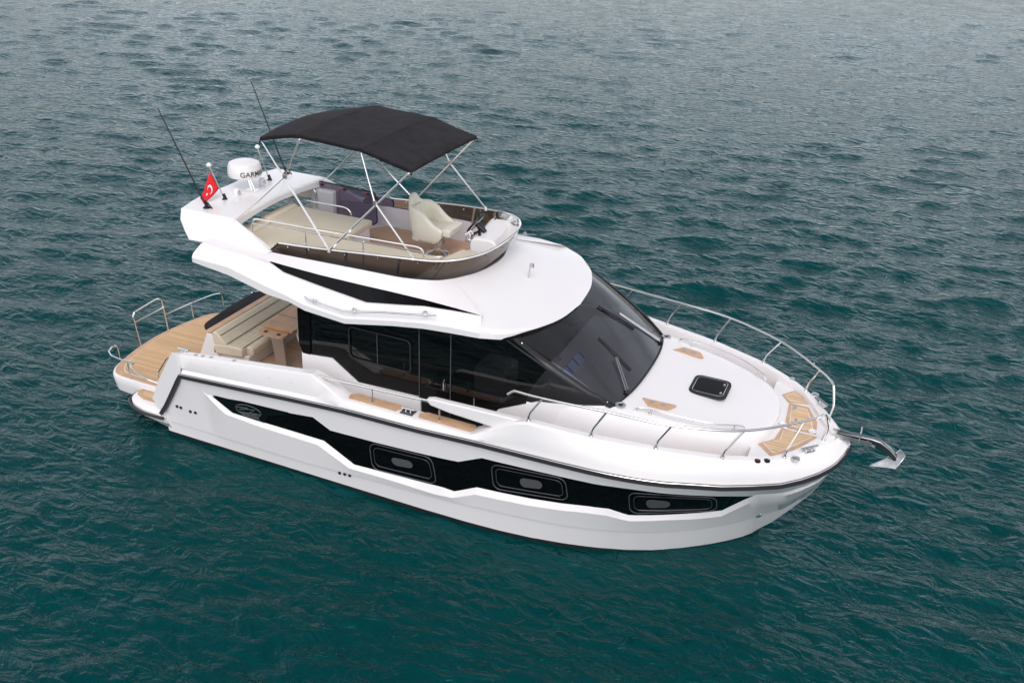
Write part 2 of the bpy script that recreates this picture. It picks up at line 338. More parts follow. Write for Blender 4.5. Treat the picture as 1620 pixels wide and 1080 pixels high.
def text_mesh(txt, size, name):
    cu = bpy.data.curves.new(name, 'FONT'); cu.body = txt; cu.size = size; cu.extrude = .001; cu.offset = size*.006; cu.align_x = 'CENTER'; cu.align_y = 'CENTER'
    o = bpy.data.objects.new(name, cu); COL.objects.link(o); dg = bpy.context.evaluated_depsgraph_get(); me = bpy.data.meshes.new_from_object(o.evaluated_get(dg)); bpy.data.objects.remove(o); return me
me = text_mesh('BORZAK', .085, 'lettering'); o = bpy.data.objects.new('lettering', me); COL.objects.link(o); o.parent = stick; me.materials.append(GREYS)
ca, cb = (3.727,0.916), (4.003,0.926)
A = Vector(hp(*ca, .012)); B = Vector(hp(*cb, .012)); X = (B-A).normalized(); Z = Vector((0, 0, 1)); Z = (Z-X*Z.dot(X)).normalized(); Yv = X.cross(Z)
o.matrix_world = Matrix(((X.x, Z.x, -Yv.x*-1, (A.x+B.x)/2), (X.y, Z.y, Yv.y, (A.y+B.y)/2), (X.z, Z.z, Yv.z, (A.z+B.z)/2), (0, 0, 0, 1)))
# ---------------------------------------------------------------- bulwarks and decks
T_TY = [(2.45, 2.02), (5.05, 2.03), (5.55, 2.05), (7.62, 2.04), (8.25, 2.04), (8.45, 2.06), (9.29, 1.94), (10.12, 1.77), (10.94, 1.51), (11.3, 1.31), (11.53, 1.15), (11.66, 1.03), (11.8, .86), (12.03, .50), (12.2, .22), (12.30, 0), (12.42, 0)]
T_TZ = [(2.45, 1.66), (5.05, 1.97), (5.55, 1.71), (7.62, 1.70), (8.25, 2.07), (8.45, 2.14), (9.29, 2.07), (10.12, 2.03), (10.94, 1.98), (11.66, 1.92), (12.08, 1.90), (12.30, 1.86), (12.42, 1.75)]
T_IN = [(2.45, .13), (4.9, .13), (5.05, .17), (5.3, .24), (5.55, .22), (7.62, .22), (8.25, .12), (8.45, .11), (11.6, .12), (12.0, .3), (12.42, .3)]
T_FZ = [(1.9, .85), (4.6, .85), (4.62, 1.2), (5.2, 1.36), (8.0, 1.36), (8.5, 1.62), (11.2, 1.62), (11.205, 1.84), (12.05, 1.84), (12.06, 1.86), (12.42, 1.80)]
bx = sorted(set(list(np.round(np.arange(2.6, 11, .15), 3))+list(np.linspace(11, 12.42, 26))+[5.05, 5.55, 7.62, 8.25, 8.45, 11.2, 11.205, 12.05, 12.06]))
rows = [[] for _ in range(9)]
for x in bx:
    yr, zr = yrub(x), zrub(x); ty, tz = interp(x, T_TY), interp(x, T_TZ); ti = max(0, ty-interp(x, T_IN)); ty = min(ty, yr-.01); ti = min(ti, ty)
    k = min(1, (tz-zr)/.25)
    aft = x < 5.3
    rows[0].append((x, -yr, zr+.01)); rows[1].append((x, -yr+.012, zr+.045))
    if aft:
        rows[2].append((x, -(yr-.045), zr+.085)); rows[3].append((x, -(yr*.3+ty*.7)+.0, zr+.12)); rows[4].append((x, -ty, tz-.03))
    else:
        f1, f2 = .33, .72
        rows[2].append((x, -(yr+(ty-yr)*.10), zr+(tz-zr)*.32)); rows[3].append((x, -(yr+(ty-yr)*.45), zr+(tz-zr)*.68)); rows[4].append((x, -(yr+(ty-yr)*.85), zr+(tz-zr)*.94))
    rows[5].append((x, -ty+.015, tz)); rows[6].append((x, -ti, tz)); rows[7].append((x, -max(0, ti-.012), tz-.03)); rows[8].append((x, -max(0, ti-.015), interp(x, T_FZ)-.02))
g = G(); g.loft2(rows)
Ta, Tb, Bo, Bd, Bi, In = (2.295,-1.880,1.575), (2.52, -2.0, 1.66), (2.6, -2.06, 1.34), (2.0, -1.97, .47), (1.707,-1.840,0.561), (1.80, -1.70, .50)
Mi = (1.898,-1.850,0.940)
Ti = (2.42, -1.84, 1.6); T26 = (2.6, -2.0, 1.678); T26i = (2.6, -1.88, 1.678)
for f in (lambda p: p, mir):
    Q = [f(p) for p in (Ta, Tb, Bo, Bd, Bi, T26, T26i, In, (2.6, -1.86, .80), (2.2, -1.84, .80), Mi)]
    g.add(Q, [(0, 1, 2, 10), (10, 2, 3, 4), (1, 5, 2), (0, 6, 5, 1), (0, 10, 9, 8, 6), (10, 4, 7, 9), (3, 4, 7)])
bul = part('bulwark', g, WHITE, Y, sharp=28)
# blade of the forward bulwark reaching aft over the side gate
g = G()
for s in (-1, 1):
    bl = [(6.90, 2.03), (7.0, 2.06), (8.30, 2.09), (8.5, 2.12), (8.5, 1.98), (8.05, 1.86), (7.25, 1.91), (6.97, 1.95)]
    vs = [(x, s*1.99, z) for x, z in bl]+[(x, s*1.89, z) for x, z in bl]; n = len(bl)
    g.add(vs, [tuple(range(n)), tuple(range(n, 2*n))]+[(i, (i+1) % n, n+(i+1) % n, n+i) for i in range(n)])
part('bulwark_wing', g, WHITE, Y, bevel=.018)
# deck floor
g = G(); r0, r1 = [], []
for x in [2.0]+bx:
    ti = max(0, interp(x, T_TY)-interp(x, T_IN)-.01) if x > 2.5 else 1.85
    z = interp(x, T_FZ); r0.append((x, -ti, z)); r1.append((x, ti, z))
g.loft([r0, r1]); part('deck', g, WHITE2, Y)
# teak sill pads
for s in (-1, 1):
    for x0, x1 in ((5.62, 6.42), (6.76, 7.60)):
        g = G(); g.prism([(x0+.03, s*2.0), (x1-.0, s*2.0), (x1+.05, s*1.9), (x1, s*1.83), (x0+.1, s*1.83), (x0, s*1.9)], 1.712, 1.726); part('gunwale_step', g, TEAKS, Y)
# platform
def plat(off=0):
    hl = [(1.98, -1.46), (.70, -1.46), (.48, -1.43), (.34, -1.31), (.235, -1.08), (.12, -.55), (.07, 0)]
    hl = [hl[0]]+[(p.x, p.y) for p in cat([(a, b, 0) for a, b in hl[1:]], 4)]; hl[-1] = (.07, 0)
    P = hl+[(x, -y) for x, y in hl[-2::-1]]
    return [(x+(off if x < 1.5 else 0)*1.0, y*(1-off/1.46)) for x, y in P]
g = G(); P0 = plat()
rows = [[(x, y, z) for x, y in plat(o)] for o, z in ((.06, .17), (.03, .20), (.01, .34), (0, .46), (.010, .488), (.035, .50))]
g.loft(rows); n = len(rows[0]); k = len(g.v); g.f.append(tuple(range(k-n, k))); g.f.append(tuple(range(n)))
g.box((1.9, 0, .3), (.5, 2.9, .38))
platf = part('swim_platform', g, WHITE, Y)
g = G(); g.prism(plat(.035), .502, .51); part('teak_border', g, TEAKS, platf)
g = G(); g.prism(plat(.14), .511, .515); part('caulk_line', g, CAULK, platf)
g = G(); g.prism(plat(.152), .516, .52); part('teak_planking', g, TEAKP, platf)
for s in (-1, 1):   # quarter steps
    o_ = [(2.05, 1.95), (1.55, 1.93), (1.25, 1.84), (1.10, 1.70), (1.05, 1.52), (1.06, 1.44), (2.05, 1.44)]
    g = G(); rws = []
    for d, z in ((.12, .17), (.02, .22), (0, .30), (0, .36), (.07, .41), (.10, .42)):
        rws.append([(x+(d if x < 2 else 0)*(1 if x < 1.5 else .3), s*(y-(d if y > 1.5 else 0)), z) for x, y in rnd([(a, b, 0) for a, b in o_], .1, 3) for x, y in [(x, y)]] if False else [(p.x+(d*.8 if p.x < 1.4 else 0), s*(p.y-(d if p.y > 1.6 else 0)), z) for p in rnd([(a, b, 0) for a, b in o_], .12, 4)])
    g.loft(rws, closed=True); n = len(rws[0]); k = len(g.v); g.f.append(tuple(range(k-n, k))); g.f.append(tuple(range(k-n*len(rws), k-n*len(rws)+n)))
    qs = part('quarter_step', g, WHITE, Y)
    g = G(); g.prism([(1.16, s*1.50), (1.15, s*1.58), (1.22, s*1.68), (1.40, s*1.75), (1.70, s*1.76), (1.63, s*1.66), (1.72, s*1.50)], .423, .43); part('step_teak', g, TEAKS, qs)
    g = G(); g.prism([(1.25, s*1.53), (1.28, s*1.62), (1.42, s*1.69), (1.57, s*1.70), (1.62, s*1.53)], .431, .434); part('step_planking', g, TEAKB, qs)
    g = G(); rb = [(2.02, s*1.975, .33), (1.6, s*1.97, .32), (1.28, s*1.88, .31), (1.08, s*1.74, .31), (1.02, s*1.5, .31)]
    g.tube(cat(rb, 6), .027, 8); part('step_rub_rail', g, RUB, qs)
# hull below the quarter
g = G()
g.loft2([[(1.12, -1.5, .2), (1.35, -1.8, .2), (1.7, -1.9, .2), (2.06, -1.93, .25)], [(1.6, -1.4, .1), (1.7, -1.6, .1), (1.9, -1.8, .1), (2.12, -1.89, .1)]])
part('stern_skirt', g, HULLW, hull)
# cockpit sole, steps
g = G(); g.prism([(1.98, -.7), (2.0, -1.6), (4.58, -1.6), (4.58, 1.8), (1.98, 1.8)], .853, .862); part('cockpit_sole', g, TEAKC, Y)
g = G(); g.box((1.93, -1.22, .68), (.35, 1.0, .33)); g.box((4.3, -1.72, 1.08), (.6, .3, .4)); part('cockpit_step', g, WHITE, Y, bevel=.02)
g = G(); g.box((1.93, -1.22, .852), (.33, .95, .012)); g.box((2.35, -1.72, 1.47), (.5, .2, .0)) ; part('step_tread', g, TEAKP, Y)
# inner coaming pad next to cleat
g = G(); g.prism([(2.42, -1.86), (2.45, -1.72), (3.4, -1.62), (4.3, -1.70), (4.3, -1.86)], 1.40, 1.50); part('coaming_top', g, CREAMW, bul, bevel=.02)
# sofa
SF = empty('cockpit_sofa', (2.5, .4, .86), 'beige upholstered cockpit sofa with teak-capped backrest facing the table', 'sofa')
def P_(name, g, m, par, **k):
    o = part(name, g, m, par, **k); o.matrix_parent_inverse = Matrix.Translation(par.location).inverted(); return o
y0, y1 = -.80, 1.55
def sec(pr, ya, yb, g):   # prism of an x,z profile along y
    n = len(pr); g.add([(x, ya, z) for x, z in pr]+[(x, yb, z) for x, z in pr], [tuple(range(n)), tuple(range(n, 2*n))[::-1]]+[(i, (i+1) % n, n+(i+1) % n, n+i) for i in range(n)]); return g
g = sec([(1.84, .87), (2.08, 1.40), (2.17, 1.415), (2.30, .87)], y0-.01, y1, G()); P_('base', g, WHITE, SF, bevel=.015)
g = sec([(2.05, 1.42), (2.175, 1.425), (2.175, 1.445), (2.05, 1.44)], y0-.02, y1, G()); P_('teak_cap', g, TEAKS, SF, bevel=.004)
g = sec([(2.18, 1.20), (2.18, 1.43), (2.225, 1.462), (2.285, 1.445), (2.38, 1.345), (2.46, 1.29), (2.46, 1.24)], y0, y1, G()); P_('backrest', g, CUSH, SF, bevel=.02)
g = sec([(2.18, 1.04), (2.19, 1.22), (2.50, 1.262), (2.76, 1.262), (2.79, 1.24), (2.79, 1.10)], y0-.01, y1, G()); P_('seat', g, CUSH, SF, bevel=.025)
g = sec([(2.79, 1.10), (2.79, 1.26), (2.86, 1.275), (2.93, 1.25), (2.93, 1.11)], y0+.10, y1, G()); P_('seat_bolster', g, CUSH, SF, bevel=.028)
g = sec([(2.22, .87), (2.22, 1.06), (2.88, 1.11), (2.84, .87)], y0+.05, y1, G()); P_('plinth', g, CREAMW, SF, bevel=.01)
g = G()
for x, z in ((2.335, 1.398), (2.47, 1.262), (2.787, 1.268)): g.tube([(x, y0+.03, z), (x, y1-.02, z)], .006, 5)
pass
P_('piping', g, SEAM, SF)
g = G()
for k in range(1, 16): g.tube([(2.50, y0+k*.145, 1.264), (2.76, y0+k*.145, 1.264)], .003, 4)
for x in (2.52, 2.61, 2.70): g.tube([(x, y0+.04, 1.264), (x, y1-.02, 1.264)], .003, 4)
P_('stitching', g, mat('stitch', (.52, .45, .33), .7), SF)
# black cover on the platform
CV = empty('black_covered_sunpad', (1.6, .6, .9), 'black fabric covered pad standing behind the cockpit sofa on the stern', 'cover')
g = G(); rows = []
for (o, z) in ((.03, 1.10), (.0, 1.15), (-.01, 1.20), (.02, 1.255), (.05, 1.27)):
    ya, yb = -.34, 1.32
    pl = [(1.58+o, ya+.06+o), (1.64+o, ya+o), (2.0-o, ya+o), (2.04-o, ya+.06+o), (2.04-o, yb-.06-o), (1.98-o, yb-o), (1.62+o, yb-o), (1.52+o, yb-.12-o), (1.50+o, .55)]
    rows.append([(x, y, z+.006*math.sin(y*17)) for x, y in pl])
g.loft(rows, closed=True); n = 9; k = len(g.v); g.f.append(tuple(range(k-n, k))); g.f.append(tuple(range(n)))
P_('fabric', g, CANVAS, CV, bevel=.012)
g = G(); sec([(1.66, .52), (1.62, 1.11), (1.98, 1.11), (1.90, .52)], -.22, 1.2, g); P_('pedestal', g, mat('brown black shell', (.03, .022, .02), .5), CV, bevel=.03)
g = G()
for y in (.15, .75): g.box((2.02, y, 1.275), (.06, .035, .012)); 
P_('strap', g, WHITE, CV)
# table
TB = empty('cockpit_table', (3.35, -.2, .87), 'varnished teak cockpit table with cup holders beside the beige sofa', 'table')
g = G(); g.prism([(2.96, -.42), (3.54, -.42), (3.64, -.02), (3.54, .9), (2.96, .9)], 1.56, 1.605); P_('tabletop', g, TABLEW, TB, bevel=.006)
g = G(); g.box((3.25, .03, 1.607), (.6, .006, .003)); P_('hinge_line', g, SEAM, TB)
g = G(); g.prism(rnd([(3.02, -.62, 0), (3.44, -.62, 0), (3.50, -.50, 0), (3.46, -.43, 0), (2.96, -.43, 0), (2.94, -.5, 0)], .04, 4) and [(p.x, p.y) for p in rnd([(3.02, -.62, 0), (3.44, -.62, 0), (3.50, -.50, 0), (3.46, -.40, 0), (2.96, -.40, 0), (2.94, -.5, 0)], .05, 4)], 1.52, 1.55); P_('cup_shelf', g, TEAKS, TB)
for x in (3.10, 3.36):
    g = G(); g.lathe([(.035, 0), (.035, .003), (.0, .003)], (x, -.53, 1.551), 20); P_('cup_holder', g, RUBBER, TB)
for y, sy in ((-.46, 0), (.55, 0)):
    g = G(); g.loft([[(3.16, y-.05, 1.52), (3.42, y-.05, 1.52), (3.42, y+.03, 1.52), (3.16, y+.03, 1.52)], [(3.25, y-.05, .87), (3.45, y-.05, .87), (3.45, y+.03, .87), (3.25, y+.03, .87)]], closed=True); P_('leg', g, STEEL, TB, bevel=.01)
# ---------------------------------------------------------------- coachroof trunk
T_T = [(8.2, 1.45), (9.2, 1.40), (9.6, 1.31), (9.9, 1.25), (10.4, 1.14), (10.8, 1.01), (11.05, .88), (11.2, .75), (11.32, .56), (11.38, .4), (11.41, .2), (11.42, 0.)]
T_C = [(8.2, 2.23), (9.3, 2.22), (10.4, 2.12), (11.42, 1.99)]
g = G(); cols = []
for x in list(np.arange(8.2, 11.05, .15))+[11.05, 11.12, 11.2, 11.26, 11.32, 11.35, 11.38, 11.4, 11.42]:
    w, zc = interp(x, T_T), interp(x, T_C); col_ = []
    for f in (-1, -1, -1.0, -.93, -.85, -.7, -.4, 0):
        col_.append([x, f*w, zc+.02*(1-f*f)-.01])
    lo = interp(x, T_FZ)
    col_[3][2] -= .012
    if x > 11.1: e = (x-11.1)/.32; [p.__setitem__(2, p[2]-.02*e*e) for p in col_[2:]]
    col_[2][2] -= .035
    cols.append([tuple(p) for p in col_[2:]]+[(a, -b, c) for a, b, c in col_[-2:1:-1]])
g.loft(cols)
edge = [c[0] for c in cols]; ol = [Vector(p) for p in edge]
rings = []
for d, dz in ((0, 0), (.012, -.03), (.03, -.10), (.06, None)):
    row = []
    for i, p in enumerate(ol):
        q0 = ol[max(0, i-1)]; q1 = ol[min(len(ol)-1, i+1)]; t = (q1-q0); t.z = 0; t.normalize(); n = Vector((t.y, -t.x, 0))
        if i == len(ol)-1: n = Vector((1, 0, 0))
        zz = p.z+dz if dz is not None else 1.33
        row.append((p.x+n.x*d, min(0, p.y+n.y*d), zz))
    rings.append(row)
g.loft2(rings)
trunk = part('coachroof', g, WHITE, Y, sharp=50)
for s in (-1, 1):   # speaker pads
    g = G(); g.prism([(9.63, s*.80), (10.13, s*.79), (10.05, s*.93), (9.79, s*.98)], 2.165, 2.19); sp_ = part('speaker_pad', g, TEAKS, Y)
    for x, y in ((9.81, .86), (9.97, .86)):
        g = G(); g.lathe([(.034, 0), (.034, .004), (.0, .005)], (x, s*y, 2.19), 18); part('speaker_grille', g, STEEL, sp_)
    g = G(); g.lathe([(.075, -.02), (.075, .006), (.062, .010), (.045, .008), (.04, .0)], (9.45, s*1.17, 2.212), 24); fu = part('deck_filler', g, STEEL, Y)
    g = G(); g.lathe([(.03, 0), (.03, .004)], (9.45, s*1.17, 2.217), 16); part('cap', g, BLACKP, fu)
    pr = [(9.66, 1.20, 2.15), (9.68, 1.17, 2.215), (9.80, 1.14, 2.235), (10.2, 1.12, 2.22), (10.7, 1.0, 2.17), (11.02, .80, 2.125), (11.08, .76, 2.05)]
    g = G(); g.tube([(x, s*y, z) for x, y, z in cat(pr, 6)], .012, 8)
    for p in ((9.86, 1.13, 2.16), (10.95, .85, 2.06)): g.tube([(p[0], s*p[1], p[2]-.02), (p[0], s*p[1], p[2]+.065)], .011, 8); g.lathe([(.024, 0), (.024, .012)], (p[0], s*p[1], p[2]), 12)
    part('coachroof_grab_rail', g, CHROME, Y)
# deck hatch
def rr3(cx, cy, z, w, d, r, n=6): return rnd([(cx-w/2, cy-d/2, z), (cx+w/2, cy-d/2, z), (cx+w/2, cy+d/2, z), (cx-w/2, cy+d/2, z)], r, n, closed=True)
hz = 2.135; HA = empty('x', (0, 0, 0), 'x', 'x'); bpy.data.objects.remove(HA)
g = G(); R1 = rr3(10.42, 0, hz, .54, .56, .12); R2 = rr3(10.42, 0, hz+.03, .53, .55, .12); R3 = rr3(10.42, 0, hz+.036, .46, .48, .09); R4 = rr3(10.42, 0, hz+.02, .45, .47, .09)
g.loft([R1, R2, R3, R4], closed=True); hat = part('deck_hatch', g, RUBBER, Y)
g = G(); R = rr3(10.42, 0, hz+.028, .46, .48, .09); g.add(R, [tuple(range(len(R)))]); part('pane', g, BLACKG, hat)
g = G(); R = rr3(10.42, 0, hz+.031, .44, .46, .085); g.tube(R, .005, 5, closed=True); g.box((10.60, .12, hz+.035), (.03, .05, .012)); g.box((10.60, -.14, hz+.035), (.03, .05, .012)); part('latch', g, STEEL, hat)
# bow teak
def pad(name, poly, z, par=None, bw=.075):
    c = np.mean(poly, 0); g = G(); g.prism(poly, z, z+.006); a = part(name, g, TEAKS, par or Y)
    sh = lambda d: [(c[0]+(x-c[0])*(1-d/math.hypot(x-c[0], y-c[1])), c[1]+(y-c[1])*(1-d/math.hypot(x-c[0], y-c[1]))) for x, y in poly]
    g = G(); g.prism(sh(bw), z+.007, z+.009); part('caulk_line', g, CAULK, a)
    g = G(); g.prism(sh(bw+.016), z+.0095, z+.0115); part('planking', g, TEAKB, a); return a
zb = 1.842
xy = lambda *L: [(p[0], p[1]) for p in L]
pad('bow_teak_panel', xy((11.486,0.639,1.845), (11.757,0.639,1.845), (11.931,0.263,1.845), (11.959,-0.074,1.845), (11.574,-0.089,1.845), (11.520,0.032,1.845)), zb)
pad('bow_teak_panel', xy((11.564,-0.131,1.845), (11.908,-0.137,1.845), (11.984,-0.134,1.845), (11.785,-0.569,1.845), (11.482,-0.910,1.845), (11.275,-0.691,1.845), (11.455,-0.458,1.845), (11.500,-0.109,1.845)), zb)
pad('bow_teak_panel', xy((11.345,0.834,1.845), (11.497,1.040,1.845), (11.788,0.735,1.845), (11.466,0.649,1.845)), zb, bw=.05)
g = G()
for s in (-1, 1): g.prism([(10.2, s*1.33), (10.8, s*1.16), (11.17, s*.92), (11.19, s*1.2), (10.9, s*1.36), (10.2, s*1.62)], 1.622, 1.63)
part('side_deck_teak', g, TEAKS, Y)
g = G()
for x, y in ((11.50, -.02), (11.90, -.02)): g.lathe([(.055, 0), (.055, .012), (.035, .014), (.03, .006), (0, .006)], (x, y, zb+.006), 20)
part('hatch_hinge', g, WHITE, Y)
g = G(); g.box((11.58, .50, zb+.016), (.05, .14, .012)); part('hatch_latch', g, STEEL, Y, bevel=.004)
# ---------------------------------------------------------------- cleats, fairleads
def cleat(c, d, s=1.0):
    d = Vector(d).normalized(); c = Vector(c); n = Vector((0, 0, 1)); w = n.cross(d); g = G()
    g.box(c+n*.006, (.16*s, .07*s, .012), rz=math.atan2(d.y, d.x))
    for k in (-1, 1): g.tube([c+d*.045*s*k, c+d*.05*s*k+n*.06*s], .013*s, 8)
    g.tube([c-d*.13*s+n*.062*s, c+d*.13*s+n*.062*s], .018*s, 8)
    part('cleat', g, CHROME, Y)
for s in (-1, 1):
    cleat((11.93, s*.66, 1.915), (.5, -s*-.55 if s < 0 else -.55, 0) if False else (.62, -s*.62, 0), 1.0)
    cleat((2.58, s*1.91, 1.675), (1, 0, 0), .85)
    g = G(); g.box((6.59, s*1.93, 1.708), (.20, .15, .01)); part('cleat_recess', g, GREY, Y)
    cleat((6.59, s*1.93, 1.712), (1, 0, .03), .8)
    g = G(); g.lathe([(.06, 0), (.055, .018), (.03, .03), (0, .032)], (11.80, s*.93, 1.91), 20); part('bow_light', g, STEEL, Y)
    for x in (2.86, 3.0, 3.16, 3.60):
        g = G(); g.lathe([(.032, 0), (.032, .005), (.0, .007)], (x, s*1.955, interp(x, T_TZ)+.002), 16); part('filler_cap', g, STEEL, Y)
    if s > 0:
        g = G(); g.lathe([(.042, 0), (.040, .012), (.0, .015)], (11.42, interp(11.42, T_TY)-.01, interp(11.42, T_TZ)), 16); part('deck_cap', g, STEEL, Y); continue
    for x, m in ((11.36, BLACKP), (11.47, BLACKP)):
        g = G(); g.lathe([(.042, 0), (.040, .016), (.015, .022)], (x, s*(interp(x, T_TY)-.01), interp(x, T_TZ)-.01), 14); wf = part('water_filler', g, m, Y)
        if x < 11.4: g = G(); g.box((x, s*(interp(x, T_TY)-.01), interp(x, T_TZ)+.014), (.03, .012, .006)); part('red_mark', g, mat('red plastic', (.5, .03, .02), .5) if 'red plastic' not in bpy.data.materials else bpy.data.materials['red plastic'], wf)
g = G()
for s in (-1, 1):
    for (x, dz) in ((2.85, .12), (3.3, .12), (3.8, .12), (4.3, .12), (4.7, .12)): g.lathe([(.008, 0), (.006, .004)], (x, s*(2.055), zrub(x)+.26), 8, (0, s, 0))
part('rivet', g, STEEL, bul)
# ---------------------------------------------------------------- bow rails
ST = [(8.45, 2.01, 2.14), (9.29, 1.89, 2.07), (10.12, 1.72, 2.03), (10.94, 1.46, 1.98), (11.66, .98, 1.92)]
TP = [(8.62, 1.98, 2.51), (9.47, 1.89, 2.49), (10.30, 1.78, 2.46), (11.15, 1.40, 2.42), (11.80, .78, 2.40)]
for s in (-1, 1):
    f = lambda p: (p[0], s*p[1], p[2])
    path = [(8.10, 2.0, 2.44), (8.22, 2.0, 2.53)]
    top = cat([(8.22, 2.0, 2.53)]+TP+[(12.0, .50, 2.40)], 7)
    P = rnd([(8.13, 2.0, 2.45)]+[tuple(p) for p in top]+[(12.04, .42, 2.38), (12.10, .33, 2.12), (12.07, .27, 1.90)], .06, 3)
    g = G(); g.tube([f(p) for p in P], .0165, 10); rail = part('bow_rail', g, CHROME, Y)
    for a, b in zip(ST, TP):
        g = G(); k = (a[0]+.015, a[1]+.01, a[2]+.12)
        g.tube([f(p) for p in rnd([a, k, b], .05, 4)], .0135, 8); po = part('stanchion', g, CHROME, rail)
        g = G(); g.lathe([(.03, -.01), (.03, .01), (.02, .02), (.018, .06)], f(a), 12); part('foot', g, STEEL, rail)
    g = G(); g.lathe([(.03, -.01), (.03, .01), (.02, .02), (.018, .06)], f((12.07, .27, 1.90)), 12); g.tube([f((11.70, .86, 2.40)), f((11.70, .86, 2.46))], .012, 8); part('foot', g, STEEL, rail)
    # side gate rail
    P = [(5.06, 1.97, 1.95), (5.10, 1.96, 1.985), (6.95, 1.95, 2.00)]
    P = [(5.021,-1.970,1.933), (5.101,-1.960,1.928), (7.045,-1.950,2.015)]
    g = G(); g.tube([(p[0], s*1.96, p[2]) for p in P], .012, 8); g.tube([(p[0], s*1.96, p[2]-.03) for p in P[1:]], .005, 6); gr_ = part('side_rail', g, CHROME, Y)
    for xx, ztop in ((6.02, 1.97), (7.10, 1.95)):
        g = G(); g.tube([(xx, s*1.95, 1.72), (xx, s*1.955, ztop)], .011, 8); g.lathe([(.022, 0), (.02, .02), (.014, .07)], (xx, s*1.95, 1.725), 10); part('stanchion', g, CHROME, gr_)
# anchor roller and anchor
g = G()
for y in (-.07, .07): g.box((12.42, y, 1.895), (.52, .008, .06))
g.box((12.42, 0, 1.872), (.52, .14, .01)); g.tube([(12.52, -.09, 1.90), (12.52, -.09, 2.03), (12.52, .09, 2.03), (12.52, .09, 1.90)], .01, 6); g.lathe([(.04, -.06), (.02, 0), (.04, .06)], (12.62, 0, 1.87), 14, (0, 1, 0))
part('anchor_roller', g, STEEL, Y)
AN = empty('anchor', (12.3, 0, 1.9), 'polished steel plough anchor hanging from the bow roller', 'anchor')
g = G(); rws = []
for x, z, h, w in ((12.22, 1.895, .035, .03), (12.45, 1.905, .045, .035), (12.68, 1.895, .065, .042), (12.80, 1.87, .078, .046), (12.93, 1.80, .08, .048), (13.05, 1.70, .07, .042)):
    rws.append([(x-h*.2, -w, z+h), (x-h*.2, w, z+h), (x, w, z-h*.6), (x, -w, z-h*.6)])
g.loft(rws, closed=True); g.f += [(0, 1, 2, 3), (20, 21, 22, 23)]; P_('shank', g, mat('dark polished steel', (.22, .22, .225), .16, metal=1), AN, bevel=.016)
g = G(); tip = (12.674,0.000,1.497); hl_, pw, sw_, jn, ke, cr2 = (13.143,0.000,1.807), (13.058,0.130,1.826), (13.050,-0.130,1.633), (12.955,0.000,1.739), (12.931,0.000,1.577), (13.071,0.000,1.611)
sm, pm = (12.93, -.10, 1.60), (12.93, .10, 1.60)
g.add([tip, hl_, pw, sw_, jn, ke, sm, pm], [(1, 2, 4), (1, 4, 3), (4, 2, 7), (4, 6, 3), (4, 7, 0), (4, 0, 6), (5, 6, 0), (5, 0, 7), (5, 7, 2), (5, 3, 6), (1, 5, 2), (1, 3, 5)])
P_('fluke', g, CHROME, AN, bevel=.012)
g = G(); 
for x, z in ((12.72, 1.86), (12.93, 1.74)): g.tube([(x, -.05, z), (x, .05, z)], .012, 10)
g.tube([(12.6, -.03, 1.88), (12.72, -.045, 1.84), (12.68, -.06, 1.86)], .02, 8)
P_('shackle', g, CHROME, AN)
# ---------------------------------------------------------------- deckhouse
T_HY = [(4.5, 1.50), (7.9, 1.50), (8.5, 1.47), (9.0, 1.38), (9.3, 1.27)]
def hsy(x): return interp(x, T_HY)
HB = [(4.53, 1.97), (4.68, 1.955), (5.06, 1.99), (5.50, 1.69), (6.52, 1.72), (6.56, 1.70), (6.565, 1.40), (7.50, 1.42), (7.60, 1.58), (7.80, 1.86), (8.37, 2.13), (9.28, 2.205)]
HT = [(4.53, 2.66), (4.6, 3.0), (7.95, 3.0), (8.4, 2.72), (9.0, 2.36), (9.28, 2.215)]
hx = sorted(set(list(np.round(np.arange(4.55, 9.3, .1), 3))+[p[0] for p in HB+HT]))
g = G(); g.loft2([[(x, -hsy(x)+.012, 1.2) for x in hx], [(x, -hsy(x)+.012, interp(x, HB)+.002) for x in hx], [(x, -hsy(x)-.02, interp(x, HB)+.01) for x in hx], [(x, -hsy(x)-.02, 1.2) for x in hx]])
g.box((4.56, -1.38, 1.7), (.06, .26, 1.7)); g.box((4.56, 1.38, 1.7), (.06, .26, 1.7))
house = part('deckhouse', g, WHITE, Y)
